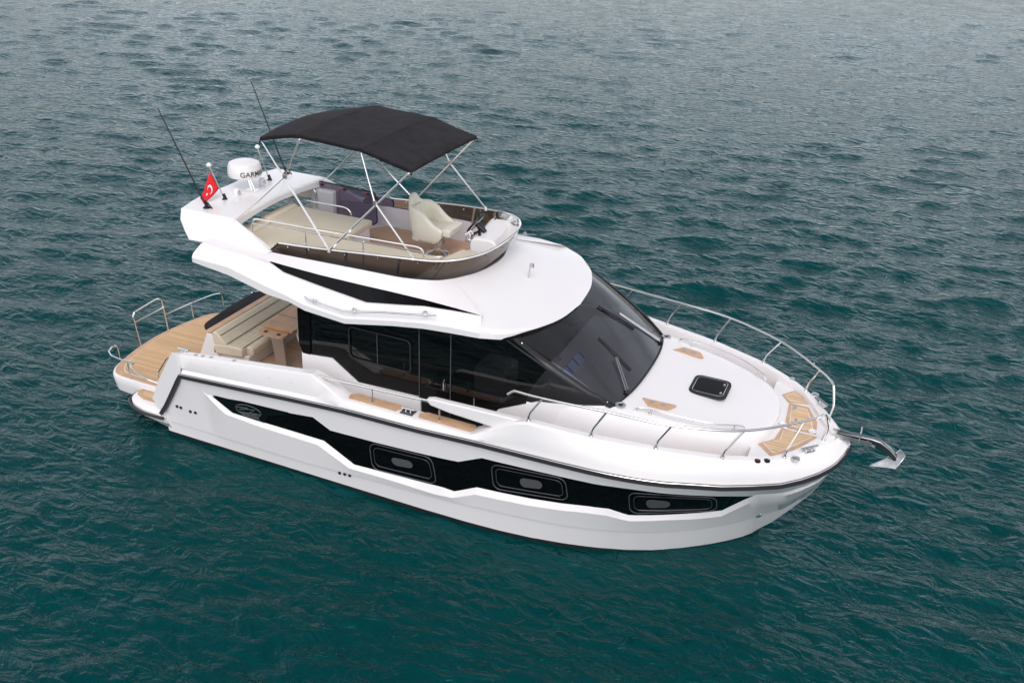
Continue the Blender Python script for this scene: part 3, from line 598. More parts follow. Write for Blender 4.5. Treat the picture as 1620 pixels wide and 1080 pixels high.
for s in (-1, 1):
    g = G(); g.loft([[(x, s*(hsy(x)-.005+.0*k), interp(x, HB)+(interp(x, HT)-interp(x, HB))*k) for x in hx] for k in (0, .5, 1)])
    sg = part('saloon_side_glass', g, SIDEG, Y)
    g = G(); yq = s*(1.503)
    g.slab([(4.50, yq, 2.70), (4.72, yq, 2.72), (4.68, yq, 1.965), (4.55, yq, 1.965), (4.49, yq, 2.12)], (0, s*.02, 0)); part('corner_panel', g, BLACKG, sg)
    g = G(); fr = rnd([(5.38, yq, 2.60), (5.38, yq, 2.09), (6.38, yq, 2.09), (6.40, yq, 2.14), (6.40, yq, 2.60)], .09, 5, closed=True)
    g.tube([(p.x, s*1.515, p.z) for p in fr], .014, 6, closed=True); sw = part('sliding_window', g, RUBBER, Y)
    g = G()
    for xx, z0, z1 in ((5.85, 2.1, 2.6),): g.tube([(xx, s*1.508, z0), (xx, s*1.508, z1)], .006, 6)
    part('window_divider', g, GREY, sw)
    g = G()
    for xx in (6.54, 7.04): g.tube([(xx, s*1.508, 1.45 if xx > 6.6 else 1.7), (xx, s*1.508, 2.98)], .007, 6)
    part('door_frame', g, GREY, sg)
    g = G(); g.tube([(6.95, s*1.515, 1.95), (6.95, s*1.55, 1.97), (6.95, s*1.55, 2.10), (6.95, s*1.515, 2.12)], .008, 6); g.tube([(7.42, s*1.52, 1.62), (7.42, s*1.52, 1.95)], .01, 6); part('door_handle', g, CHROME, sg)
    # pillar between side glass and windscreen
    g = G(); g.loft([[(7.86, s*1.50, 2.96), (8.5, s*1.475, 2.63), (9.0, s*1.39, 2.36), (9.34, s*1.29, 2.19)], [(8.0, s*1.42, 2.99), (8.6, s*1.40, 2.68), (9.1, s*1.31, 2.39), (9.40, s*1.19, 2.205)]])
    pi_ = part('windscreen_pillar', g, mat('pillar black', (.03, .03, .032), .3) if 'pillar black' not in bpy.data.materials else bpy.data.materials['pillar black'], Y, solid=.02)
    g = G()
    for t in (.12, .42, .72, .95):
        a = Vector((7.9, s*1.47, 3.04)).lerp(Vector((9.36, s*1.25, 2.215)), t); g.lathe([(.011, 0), (.008, .008)], a, 8, (.4, s*.6, .7))
    part('rivet', g, CHROME, pi_)
    g = G(); g.tube(rnd([(4.469,-1.300,2.519), (4.380,-1.300,2.393), (4.301,-1.300,2.106), (4.339,-1.300,1.995)] if s < 0 else [mir(p) for p in ((4.469,-1.300,2.519), (4.380,-1.300,2.393), (4.301,-1.300,2.106), (4.339,-1.300,1.995))], .05), .014, 8); part('cockpit_handrail', g, CHROME, Y)
# aft bulkhead doors
g = G(); g.box((4.58, 0, 1.95), (.03, 2.5, 2.1)); part('aft_door', g, BLACKG, Y)
# windscreen
WB = [(9.36, -1.24, 2.20), (9.44, -.95, 2.215), (9.50, -.55, 2.235), (9.52, 0, 2.245)]
WB = [tuple(p) for p in cat(WB+[mir(p) for p in WB[-2::-1]], 6)]
WT = [(8.00, -1.42, 2.985), (8.19, -1.08, 2.98), (8.28, -.6, 2.98), (8.32, 0, 2.98)]
WT = [tuple(p) for p in cat(WT+[mir(p) for p in WT[-2::-1]], 6)]
g = G(); rws = []
for t in np.linspace(0, 1, 7): rws.append([(a[0]*(1-t)+b[0]*t+.03*math.sin(math.pi*t), (a[1]*(1-t)+b[1]*t), a[2]*(1-t)+b[2]*t+.02*math.sin(math.pi*t)) for a, b in zip(WB, WT)])
g.loft(rws); ws = part('windscreen', g, WSG, Y)
g = G(); g.tube([(p[0]+.01, p[1], p[2]+.0) for p in WB], .014, 6); part('gasket', g, RUBBER, ws)
# cabin interior seen through the glass
g = G(); g.loft([[(p[0]-.05, p[1]*.97, 2.19) for p in WB], [(9.0, p[1]*.99, 2.17) for p in WB], [(8.6, p[1]*1.0, 2.12) for p in WB], [(8.55, p[1]*1.0, 1.4) for p in WB]]); part('dashboard', g, DASH, house)
g = G(); g.prism([(4.65, -1.4), (8.6, -1.4), (8.6, 1.4), (4.65, 1.4)], 1.38, 1.40); g.box((5.6, .95, 1.7), (1.6, .7, .6)); part('cabin_sole', g, mat('cabin wood', (.10, .05, .03), .4), house)
g = G(); g.box((5.9, -.9, 1.75), (1.5, .6, .75)); g.box((7.6, .7, 1.75), (.9, .7, .7)); part('cabin_furniture', g, mat('cabin leather', (.22, .19, .16), .5), house, bevel=.05)
g = G(); g.box((7.5, -.95, 2.02), (.5, .55, .5)); g.box((5.6, .5, 2.0), (1.2, .5, .5)); part('cabin_seat', g, CREAMW, house, bevel=.06)
g = G(); g.box((6.3, 1.2, 2.25), (1.6, .3, .9)); part('galley_unit', g, mat('galley grey', (.35, .34, .34), .4), house, bevel=.02)
g = G(); g.slab([(8.45, -.95, 2.30), (8.45, -.15, 2.30), (8.62, -.15, 2.16), (8.62, -.95, 2.16)], (.02, 0, .02)); cons = part('helm_console', g, mat('console', (.05, .05, .05), .5), Y)
for k in range(3):
    ya = -.90+k*.25; g = G(); g.slab([(8.47, ya, 2.325), (8.47, ya+.2, 2.325), (8.61, ya+.2, 2.21), (8.61, ya, 2.21)], (.005, 0, .005)); part('screen', g, SCREEN, cons)
g = G(); g.tube([(8.66, -.95, 2.19), (8.66, -.1, 2.19), (9.05, .05, 2.20), (9.28, -.80, 2.205), (8.95, -1.12, 2.19), (8.66, -.95, 2.19)], .011, 6); part('dash_piping', g, TAN, house)
g = G(); R = [(8.25+.05*math.cos(a)*.5, -.55+.19*math.cos(a), 2.15+.19*math.sin(a)) for a in np.linspace(0, 2*math.pi, 25)[:-1]]; g.tube(R, .016, 6, closed=True); part('steering_wheel', g, mat('wheel grey', (.35, .35, .38), .4), house)
# wipers
def wiper(base, knee, b0, b1):
    base, knee, b0, b1 = map(Vector, (base, knee, b0, b1)); n = Vector((.45, 0, .89)); g = G(); d = (knee-base).normalized(); w = d.cross(n).normalized()*.022
    for k in (-1, 1): g.tube([base+w*k+n*.03, knee+w*k*.7+n*.06], .0085, 6)
    wp = part('wiper', g, CHROME, Y)
    g = G(); g.tube([b0+n*.035, (b0+b1)/2+n*.05, b1+n*.035], .010, 6); g.tube([b0+n*.02, b1+n*.02], .008, 6); part('wiper_blade', g, RUBBER, wp)
    g = G(); g.box(base+n*.02, (.07, .07, .06), rz=.4); part('wiper_motor', g, BLACKP, wp, bevel=.01)
wiper((9.436,-0.865,2.229), (9.117,-0.499,2.492), (8.806,-0.356,2.694), (9.344,-0.432,2.344))
wiper((9.430,0.858,2.235), (8.813,0.529,2.684), (8.543,0.340,2.848), (9.080,0.522,2.516))
# ---------------------------------------------------------------- flybridge deck shell
O = [(2.83, 1.75, 3.18), (3.49, 1.75, 3.10), (4.13, 1.75, 2.94), (4.53, 1.75, 2.90), (4.80, 1.75, 2.82), (5.47, 1.75, 2.765), (6.25, 1.75, 2.91), (6.74, 1.75, 2.98), (7.13, 1.735, 3.0), (7.55, 1.69, 3.0)]
Cc = [(2.83, 1.72, 3.31), (3.40, 1.71, 3.33), (4.11, 1.70, 3.17), (4.62, 1.70, 3.05), (4.76, 1.70, 2.98), (5.44, 1.70, 2.91), (6.25, 1.70, 3.05), (6.71, 1.70, 3.13), (7.13, 1.69, 3.16), (7.55, 1.65, 3.14)]
Bb = [(2.90, 1.60, 3.44), (3.60, 1.585, 3.40), (4.13, 1.575, 3.34), (4.33, 1.58, 3.25), (4.92, 1.60, 3.18), (5.75, 1.63, 3.10), (6.3, 1.62, 3.18), (6.66, 1.61, 3.235), (7.1, 1.58, 3.25), (7.50, 1.52, 3.24)]
Aa = [(2.92, 1.56, 3.45), (3.60, 1.53, 3.41), (4.06, 1.50, 3.35), (4.33, 1.50, 3.335), (4.92, 1.50, 3.31), (5.55, 1.49, 3.295), (6.1, 1.485, 3.29), (6.6, 1.49, 3.285), (7.1, 1.50, 3.27), (7.50, 1.50, 3.245)]
I0 = [(2.95, 1.42, 3.46), (3.55, 1.36, 3.44), (3.95, 1.32, 3.41), (4.33, 1.31, 3.41), (4.92, 1.30, 3.42), (5.6, 1.29, 3.43), (6.1, 1.27, 3.43), (6.40, 1.20, 3.43), (6.62, 1.08, 3.42), (6.76, .92, 3.42)]
def qt(L, n=6): return [tuple(p) for p in cat(L, n)]
side = {k: v for k, v in (('O', O), ('C', Cc), ('B', Bb), ('A', Aa), ('I', I0))}
# front arc
OF = [(7.55, 1.69, 3.0), (7.87, 1.52, 2.98), (8.07, 1.27, 2.965), (8.20, 1.03, 2.96), (8.33, .6, 2.955), (8.385, 0, 2.955)]
IF = [(6.76, .92, 3.42), (6.86, .78, 3.42), (6.94, .62, 3.415), (6.99, .45, 3.41), (7.04, .25, 3.41), (7.06, 0, 3.41)]
g = G()
f_ = lambda p: (p[0], -p[1], p[2])
def lin(L, n=5):
    out = []
    for a, b in zip(L, L[1:]): out += [tuple(a[i]+(b[i]-a[i])*k/n for i in range(3)) for k in range(n)]
    return out+[L[-1]]
sO, sC, sB, sA, sI = lin(O), lin(Cc), lin(Bb), lin(Aa), qt(I0, 5)
fO, fI = qt(OF, 5), qt(IF, 5)
g.loft2([[f_(p) for p in r] for r in (sI, sA)]); g.loft2([[f_(p) for p in r] for r in (sB, sC)])
g.loft2([[f_(p) for p in sC], [(a[0], -a[1]-.004, (a[2]*.45+b[2]*.55)) for a, b in zip(sO, sC)], [f_(p) for p in sO], [(p[0], -p[1]+.08, p[2]+.0) for p in sO]])
# wedge window reveal (recess walls) and end patches
def rec(L): return [(p[0], -p[1]+.03, p[2]) for p in L]
g.loft2([[f_(p) for p in sA], rec(sA)]); g.loft2([[f_(p) for p in sB], rec(sB)])
g.loft2([[f_(sA[k]) for k in range(11)], [f_(sB[k]) for k in range(11)]])
# front dome
m = len(fO); rws = []
zA, zB_, zC = Aa[-1], Bb[-1], Cc[-1]
prof = [(0, 0, 0)]
for t, dz, ex in ((0, 0, 0), (.12, 0, 0), (.3, 0, 0), (.5, 0, 0), (.7, 0, 0), (.84, 0, 0), (.93, 0, 0), (.975, 0, 0), (1.0, -.07, 0), (1.0, -.145, 0)):
    row = []
    for i in range(m):
        a, b = fI[i], fO[i]; q = i/(m-1)
        x = a[0]+(b[0]-a[0])*t; y = a[1]+(b[1]-a[1])*t
        hl = .145*(1-q)+.045*q; ztop = a[2]+(b[2]+hl-a[2])*t-.01*math.sin(math.pi*t)*q; dz *= hl/.145
        row.append((x, -y, max(ztop+dz, b[2]+(.0 if dz > -.1 else 0)) if dz > -.1 else b[2]))
    rws.append(row)
rws.append([(p[0]-.09, -p[1]*.94, p[2]+.01) for p in fO])
# snap first column to side strip end
c0 = [Vector(r[0]) for r in rws]
side_pts = [f_(I0[-1]), None, None, None]
g.loft2(rws)
g.loft2([[f_(I0[-1])], [f_(I0[-1])]]) if False else None
# fill between first dome column and side end section
endsec = [f_(I0[-1]), f_(Aa[-1]), f_(Bb[-1]), f_(Cc[-1]), (O[-1][0], -O[-1][1], (O[-1][2]*.55+Cc[-1][2]*.45)), f_(O[-1])]
col0 = [r[0] for r in rws[:10]]
for mm in (lambda p: p, mir):
    vs = [mm(tuple(p)) for p in endsec]+[mm(tuple(p)) for p in col0]
    fs = [(0, 1, 6+5), (1, 2, 6+6), (1, 6+6, 6+5), (2, 3, 6+7), (2, 6+7, 6+6), (3, 4, 6+8), (3, 6+8, 6+7)]
    g.add(vs, [(0, 1, 6), (1, 11, 10, 9, 8, 7, 6), (1, 2, 12, 11), (2, 3, 13, 12), (3, 4, 14, 13), (4, 5, 15, 14)])
shell = part('flybridge_shell', g, WHITE, Y, sharp=21)
# underside and sole
g = G(); ud = [(p[0], -p[1]+.06, p[2]+.02) for p in lin(O, 2)]+[(p[0]-.08, -p[1]*.95, p[2]+.02) for p in qt(OF, 3)[1:]]
g.loft([ud, [(p[0], 0, p[2]) for p in ud], [mir(p) for p in ud]]); part('overhang_ceiling', g, WHITE2, shell)
for s in (-1, 1):
    g = G(); ra, rb = rec(sA)[10:], rec(sB)[10:]; g.loft([[(p[0], -s*p[1], p[2]) for p in ra], [(p[0], -s*p[1], p[2]) for p in rb]]); part('wedge_window', g, BLACKG, Y)
    # roof side handrail
    hrp = [(4.798,-1.740,3.037), (4.874,-1.760,3.012), (5.171,-1.760,2.978), (5.464,-1.760,2.955), (6.060,-1.770,3.083), (6.656,-1.770,3.179), (6.940,-1.760,3.230)]
    g = G(); g.tube([(p[0], s*abs(p[1]), p[2]) for p in hrp], .012, 8); rh = part('roof_handrail', g, CHROME, Y)
    for p in ((4.967,-1.740,3.005), (5.630,-1.740,3.013), (6.756,-1.740,3.218)):
        g = G(); g.lathe([(.028, -.03), (.028, .02), (.02, .03)], (p[0], s*abs(p[1]), p[2]), 12, (0, s, .3)); part('bracket', g, STEEL, rh)
# coaming: inner wall, glass and rim
base = [tuple(p) for p in cat([(3.90, 1.30, 3.40), (4.6, 1.30, 3.42), (5.6, 1.29, 3.435), (6.1, 1.26, 3.435), (6.42, 1.17, 3.43), (6.70, 1.0, 3.42), (6.90, .70, 3.415), (7.00, .35, 3.41), (7.03, 0, 3.41)], 5)]
rim = [tuple(p) for p in cat([(4.08, 1.29, 3.565), (4.6, 1.26, 3.585), (5.6, 1.25, 3.67), (6.2, 1.22, 3.71), (6.62, 1.16, 3.735), (6.90, 1.0, 3.755), (7.10, .70, 3.77), (7.18, .35, 3.775), (7.20, 0, 3.775)], 5)]
fb = lambda L: [(x, -y, z) for x, y, z in L]+[(x, y, z) for x, y, z in L[-2::-1]]
BA, RI = fb(base), fb(rim)
g = G(); mid = [tuple((a[i]+b[i])/2+(0 if i != 0 else 0) for i in range(3)) for a, b in zip(BA, RI)]
g.loft([BA, mid, RI]); fg = part('flybridge_wind_glass', g, SMOKE, Y)
g = G(); g.tube([(p[0], p[1], p[2]+.008) for p in RI], .016, 8); part('rim_rail', g, CHROME, fg)
g = G(); 
nb = len(BA)
for i in (0,):
    for s_ in (0, -1): g.tube([BA[s_], RI[s_]], .014, 6)
g.tube([(p[0], p[1], p[2]+.004) for p in BA[:6]], .010, 6)
for i in (8, 14, nb-9, nb-15):
    a, b = Vector(BA[i]), Vector(RI[i]); g.tube([a, b], .011, 6)
for i in (22, nb-23): g.tube([BA[i], RI[i]], .006, 6)
part('glass_mullion', g, RUBBER, fg)
g = G()
for i in list(range(2, nb, 3)):
    a, b = Vector(BA[i]), Vector(RI[i]); n = Vector((a.x-5.5, a.y*3, 0)).normalized()
    p = a.lerp(b, .85 if i % 2 else .8); g.lathe([(.011, 0), (.008, .008)], p+n*.012, 8, n)
    g.lathe([(.014, 0), (.01, .01)], p-n*.012, 8, -n)
for i in (8, 14, nb-9, nb-15, nb-20):
    a, b = Vector(BA[i]), Vector(RI[i]); n = Vector((0, a.y, 0)).normalized(); g.box((a+b)/2-n*.03, (.035, .02, (b-a).length*.95), ry=.15)
part('glass_bracket', g, CHROME, fg)
# inner liner and fly sole
g = G(); inn = [(p[0]-.02*(1 if p[0] > 6.5 else 0), p[1]*.985, p[2]+.004) for p in BA]; aftl = [(3.2, -1.30, 3.42)]; aftr = [(3.2, 1.30, 3.42)]
inn = aftl+inn+aftr; bot = [(p[0]-(.05 if p[0] > 6.5 else 0), p[1]*.955, 3.10) for p in inn]
g.loft([inn, bot]); part('coaming_liner', g, mat('liner white', (.68, .64, .66), .4), shell)
g = G(); g.add([(x, y, z-.003) for x, y, z in bot], [tuple(range(len(bot)))]); part('flybridge_floor', g, WHITE2, shell)
g = G(); g.prism([(4.35, -.4), (6.05, -.4), (6.12, .3), (6.12, 1.17), (4.45, 1.17), (4.2, .85)], 3.105, 3.115); part('flybridge_teak', g, TEAKF, Y)
# aft roof deck piece under the arch
g = G(); g.prism([(3.15, -1.5), (4.3, -1.5), (4.3, 1.5), (3.15, 1.5)], 2.97, 3.06); part('aft_roof_deck', g, WHITE, shell, bevel=.02)
# cushions
def cushion(name, poly, z0, z1, par=None, r=.03, m=CUSH):
    g = G(); g.prism(poly, z0, z1); return part(name, g, m, par or Y, bevel=r, seg=3)
g = G(); g.prism([(3.20, -.36), (4.62, -.36), (4.62, .38), (3.20, .38)], 3.10, 3.38); part('sunpad_base', g, WHITE, Y, bevel=.02)
cushion('sunpad', [(3.22, -.37), (4.68, -.37), (4.66, .40), (3.24, .40)], 3.385, 3.50)
cushion('sunpad_bolster', [(3.06, -.40), (3.24, -.38), (3.24, .42), (3.06, .42)], 3.30, 3.53, r=.05)
g = G(); g.prism([(3.35, -1.22), (6.4, -1.22), (6.4, -.45), (3.35, -.45)], 3.10, 3.36); part('side_bench', g, WHITE, Y, bevel=.01)
cushion('bench_cushion', [(3.30, -1.12), (3.30, -.39), (6.30, -.39), (6.42, -.80), (6.32, -1.08), (5.9, -1.17), (3.5, -1.23)], 3.365, 3.465)
cushion('bench_cushion', [(6.32, -.39), (6.44, -.80), (6.36, -1.06), (6.6, -1.0), (6.84, -.62), (6.94, -.1), (6.9, .05), (6.42, .08)], 3.365, 3.460)
cushion('bench_cushion', [(3.05, -1.15), (3.30, -1.20), (3.30, -.41), (3.05, -.41)], 3.30, 3.50, r=.05)
g = G(); g.prism([(6.35, -.5), (6.95, -.1), (6.95, .2), (6.35, .2)], 3.10, 3.36); part('bench_end', g, WHITE, Y)
# rails on fly
for s in (-1,):
    a = [(3.564,-1.220,3.571), (3.577,-1.220,3.803), (3.649,-1.220,3.845), (6.349,-1.200,3.917), (6.428,-1.200,3.895), (6.457,-1.200,3.769)]
    g = G(); g.tube(rnd(a, .06), .013, 8); b0, b1 = (3.584,-1.220,3.764), (6.428,-1.200,3.848); g.tube([b0, b1], .009, 6); fr_ = part('flybridge_rail', g, CHROME, Y)
    for t in ((4.510,-1.210,3.832), (5.480,-1.210,3.859)):
        g = G(); g.tube([t, (t[0], t[1], 3.46)], .010, 8); part('stanchion', g, CHROME, fr_)
a = [(3.127,0.297,3.500), (3.296,0.082,3.700), (3.372,0.099,3.740), (4.350,0.132,3.740), (4.437,0.138,3.680), (4.256,0.414,3.500)]
g = G(); g.tube(rnd([(3.143,0.500,3.442), (2.999,0.520,3.566), (3.137,0.520,3.557), (4.100,0.460,3.599), (4.195,0.460,3.572), (4.226,0.460,3.481)], .06), .015, 8); part('sunpad_rail', g, CHROME, Y)
# wind deflector / companion hatch
dq = [(3.190,1.050,3.737), (4.331,1.050,3.715), (4.352,1.050,3.199), (4.264,1.050,3.138), (3.223,1.050,3.236)]
g = G(); g.add(dq, [(0, 1, 2, 3, 4)]); df = part('hatch_lid', g, PURPLE, Y)
g = G(); g.tube(rnd(dq, .06, closed=True), .012, 6, closed=True); part('lid_frame', g, RUBBER, df)
g = G()
for p in ((3.290,1.030,3.692), (3.740,1.030,3.678), (4.183,1.030,3.675)): g.box(p, (.06, .02, .03)); 
part('lid_latch', g, BLACKP, df)
g = G()
for p in ((3.266,1.010,3.705), (3.730,1.010,3.704), (4.184,1.010,3.702)): g.box(p, (.025, .015, .02))
part('lid_button', g, mat('red button', (.6, .05, .03), .5), df)
# port side locker with steel rail behind sunpad
g = G(); g.prism([(3.1, .95), (3.55, .95), (3.55, 1.28), (3.1, 1.28)], 3.10, 3.62); part('port_locker', g, mat('locker grey', (.55, .54, .54), .4), Y, bevel=.02)
g = G(); g.tube(rnd([(2.759,0.900,3.439), (3.160,0.900,3.662), (3.245,0.900,3.610), (3.252,0.900,3.320)], .05), .012, 8); part('locker_rail', g, CHROME, Y)
# ---------------------------------------------------------------- radar arch
g = G()
top = [(2.20, -1.20), (2.10, -.60), (2.13, -.25), (2.13, .25), (2.10, .60), (2.20, 1.20)]
zt = 3.765
rowsA = []
def ring(x0, x1, y, z0, z1): return [(x0, y, z1), (x1, y, z1), (x1+.02, y, z0), (x0+.06, y, z0)]
for y, xa, xb, hh in ((-1.20, 2.22, 3.24, .16), (-.9, 2.15, 3.22, .13), (-.55, 2.09, 3.20, .11), (-.2, 2.12, 3.17, .11), (0, 2.13, 3.16, .11), (.2, 2.12, 3.17, .11), (.55, 2.09, 3.20, .11), (.9, 2.15, 3.22, .13), (1.20, 2.22, 3.24, .16)):
    cz = zt+.012*(1-(y/1.2)**2); e = .03
    rowsA.append([(xa+.02, y, cz), (xb-.02, y, cz), (xb, y, cz-.02), (xb+.0, y, cz-hh), (xa+.06, y, cz-hh), (xa, y, cz-.03)])
g.loft(rowsA, closed=True)
for s in (-1, 1):   # legs: faceted wing from arch down to the shell
    outer_top = [(2.22, s*1.20, 3.765), (3.24, s*1.20, 3.765), (4.0, s*1.34, 3.45), (3.80, s*1.36, 3.375)]
    A0 = (2.22, s*1.20, 3.765); A1 = (3.24, s*1.20, 3.765); A1i = (3.24, s*1.08, 3.70)
    B0 = (2.24, s*1.27, 3.60); B1 = (3.35, s*1.30, 3.66); B2 = (3.97, s*1.36, 3.42)
    C0 = (2.50, s*1.42, 3.36); C1 = (3.55, s*1.44, 3.40); C2 = (3.80, s*1.42, 3.37)
    D0 = (2.70, s*1.10, 3.36); D1 = (3.5, s*1.18, 3.40); D2 = (3.97, s*1.25, 3.42)
    M0 = (2.36, s*1.345, 3.48); M1 = (3.45, s*1.37, 3.54)
    g.add([A0, A1, B0, B1, B2, C0, C1, C2, D0, D1, D2, A1i, M0, M1, (2.4, s*1.05, 3.60), (3.24, s*1.05, 3.60)],
          [(0, 1, 3, 2), (2, 3, 13, 12), (12, 13, 6, 5), (1, 4, 3), (3, 4, 7, 13), (13, 7, 6), (5, 6, 9, 8), (6, 7, 10, 9), (4, 10, 7), (1, 10, 4), (1, 15, 9, 10), (0, 2, 12, 5, 8, 14), (14, 15, 9, 8)])
arch = part('radar_arch', g, WHITE, Y, sharp=18, bevel=.012)
zA_ = 3.775
for s, tipo in ((-1, (1.936,-1.110,5.228)), (1, (1.928,1.110,5.251))):
    b = Vector((2.58, s*1.03, zA_)); t = Vector((1.93, s*1.11, 5.24))
    g = G(); g.tube([b.lerp(t, k/8) for k in range(9)], .015, 6, r1=.008); an = part('whip_antenna', g, BLACKP, Y)
    g = G(); g.lathe([(.06, 0), (.05, .012), (.02, .03)], b, 14); g.box(b+Vector((-.01, 0, .06)), (.04, .035, .10), ry=-.4); g.tube([b+Vector((.02, 0, .09)), b+Vector((.12, -.02, .01))], .01, 6); part('ratchet_mount', g, BLACKP, an)
    b = Vector((2.56, s*.58, zA_)); t = Vector((2.34, s*.61, 4.29))
    if s == 1:
        g = G(); g.tube([b, t], .010, 8); al = part('light_pole', g, STEEL, Y)
        g = G(); g.lathe([(.02, -.02), (.042, 0), (.042, .02), (.02, .045)], t, 16); part('light_head', g, WHITE, al)
        g = G(); g.lathe([(.045, 0), (.04, .01), (.015, .03)], b, 12); g.box(b+Vector((0, 0, .05)), (.035, .035, .08), ry=-.4); part('pole_mount', g, BLACKP, al)
    g = G(); hb = Vector((2.60, s*.33, zA_)); g.lathe([(.05, 0), (.055, .03), (.055, .08), (.04, .11), (.0, .118)], hb, 18); dm = part('deck_light', g, WHITE2, Y)
    g = G(); g.lathe([(.03, 0), (.035, .012), (0, .014)], hb+Vector((.05, -.01, .055)), 14, (1, -.2, .1)); part('lens', g, STEEL, dm)
# radar dome
rc = (2.64, 0, zA_)
g = G(); g.tube([rc, (2.57, 0, 3.99)], .028, 10); g.tube([(2.70, 0, zA_), (2.61, 0, 3.99)], .022, 10)
g.box((2.66, 0, zA_+.006), (.20, .16, .012)); radp = part('radar_pedestal', g, CHROME, Y)
g = G(); D0_ = (2.53, 0, 3.985)
g.lathe([(.0, 0), (.20, .0), (.262, .025), (.275, .06), (.272, .11), (.262, .19), (.24, .235), (.18, .262), (.06, .278), (0, .28)], D0_, 48); dome = part('radar_dome', g, WHITE, Y)
me = text_mesh('GARMIN', .118, 'brand_lettering'); me.materials.append(mat('lettering dark', (.05, .05, .05), .5))
th0 = math.radians(-21)
for v in me.vertices:
    a = th0+v.co.x/.277; R_ = .2755+.002+(v.co.z if v.co.z > 0 else 0); z = D0_[2]+.10+v.co.y
    v.co = (D0_[0]+R_*math.cos(a), D0_[1]+R_*math.sin(a), z)
o = bpy.data.objects.new('brand_lettering', me); COL.objects.link(o); o.parent = dome
# flag
FL = empty('national_flag', (2.56, -.58, zA_), 'red flag with white crescent and star on a short pole at the stern arch', 'flag')
b = Vector((2.56, -.58, zA_)); t = Vector((2.34, -.61, 4.29))
g = G(); g.tube([b, t], .010, 8); P_('flagpole', g, STEEL, FL)
g = G(); g.lathe([(.02, -.02), (.042, 0), (.042, .02), (.02, .045)], t, 16); P_('finial', g, WHITE, FL)
g = G(); g.lathe([(.045, 0), (.04, .01), (.015, .03)], b, 12); g.box(b+Vector((0, 0, .05)), (.035, .035, .08), ry=-.4); P_('pole_mount', g, BLACKP, FL)
H0, H1 = b.lerp(t, .86), b.lerp(t, .34)          # hoist top/bottom
F0, F1 = Vector((2.13, -.86, 3.93)), Vector((2.27, -.86, 3.80))
F0, F1 = Vector((2.377,-0.920,3.865)), Vector((2.440,-0.920,3.794))
H0, H1 = Vector((2.338,-0.600,4.190)), Vector((2.469,-0.590,3.931))
def fp(u, v, o=0):
    a = H0.lerp(H1, v); c2 = F0.lerp(F1, v); p = a.lerp(c2, u); n = (H1-H0).cross(F0-H0).normalized()
    sag = .035*math.sin(math.pi*u)*(1-v)+0
    return p+n*(.02*math.sin(u*7+v*2)*u+o)+Vector((0, 0, -.02*math.sin(math.pi*u)))
def fpx(q, v): return fp(q, v)
g = G(); g.loft([[fp(u/14, v/8) for v in range(9)] for u in range(15)]); P_('cloth', g, RED, FL, solid=.003)
g = G(); g.loft([[fp(u/2*.05, v/8, .004) for v in range(9)] for u in range(3)]); P_('hoist_band', g, WCLOTH, FL, solid=.006)
nn = (H1-H0).cross(F0-H0).normalized(); 
sgn = 1 if nn.dot(Vector(CAM_POS)-H0) > 0 else -1
g = G(); oc = [(.42+.17*math.cos(a), .5+.27*math.sin(a)) for a in np.linspace(math.radians(35), math.radians(325), 22)]; ic = [(.465+.135*math.cos(a), .5+.215*math.sin(a)) for a in np.linspace(math.radians(38), math.radians(322), 22)]
g.loft([[fp(u, v, sgn*.008) for u, v in oc], [fp(u, v, sgn*.008) for u, v in ic]]); P_('crescent', g, WCLOTH, FL)
g = G(); stp = [(.66+(.085 if k % 2 == 0 else .034)*math.cos(math.pi*k/5+math.pi), .5+(.135 if k % 2 == 0 else .054)*math.sin(math.pi*k/5+math.pi)) for k in range(10)]
g.add([fp(.66, .5, sgn*.009)]+[fp(u, v, sgn*.009) for u, v in stp], [(0, 1+k, 1+(k+1) % 10) for k in range(10)]); P_('star', g, WCLOTH, FL)
# ---------------------------------------------------------------- bimini
BM = empty('bimini_awning', (4.95, 0, 3.6), 'black canvas bimini awning on polished steel frame over the flybridge', 'awning')
E_ = [(3.63, .94, 5.0), (4.41, 1.05, 5.17), (5.39, 1.05, 5.12), (6.16, 1.03, 4.94)]
CRW = [.07, .045, .03, .012]
fv, jf, ja, bf, ba = (4.95, 1.28, 3.62), (5.65, 1.14, 4.41), (4.10, 1.06, 4.52), (6.28, 1.2, 3.735), (3.25, 1.21, 3.72)
g = G(); rws = []
NU, NV = 7, 21
for i in range(3):
    a, b = E_[i], E_[i+1]
    for k in range(NU):
        t = k/NU
        if i == 2 and k == NU-1: pass
        row = []
        for j in range(NV):
            v = -1+2*j/(NV-1); w = a[1]+(b[1]-a[1])*t; cr_ = CRW[i]+(CRW[i+1]-CRW[i])*t
            z = a[2]+(b[2]-a[2])*t+cr_*(1-abs(v)**2.4)+(.012 if i == 0 else -.004)*math.sin(math.pi*t)+.0035*math.sin(9*v+5*t+i*2)+.003*math.sin(23*t+4*v)
            row.append((a[0]+(b[0]-a[0])*t, w*v*(1-.012*math.sin(math.pi*t)), z))
        rws.append(row)
b = E_[3]; rws.append([(b[0], b[1]*(-1+2*j/(NV-1)), b[2]+CRW[3]*(1-abs(-1+2*j/(NV-1))**2.4)) for j in range(NV)])
a0 = rws[0]; rws = [[(p[0]-.02, p[1], p[2]-.05) for p in a0]]+rws+[[(p[0]+.02, p[1], p[2]-.045) for p in rws[-1]]]
rws = [[(r[0][0], r[0][1]*1.01, r[0][2]-.05)]+r+[(r[-1][0], r[-1][1]*1.01, r[-1][2]-.05)] for r in rws]
g.loft(rws); can = P_('canopy', g, CANVAS, BM, solid=.006, sharp=60)
g = G()
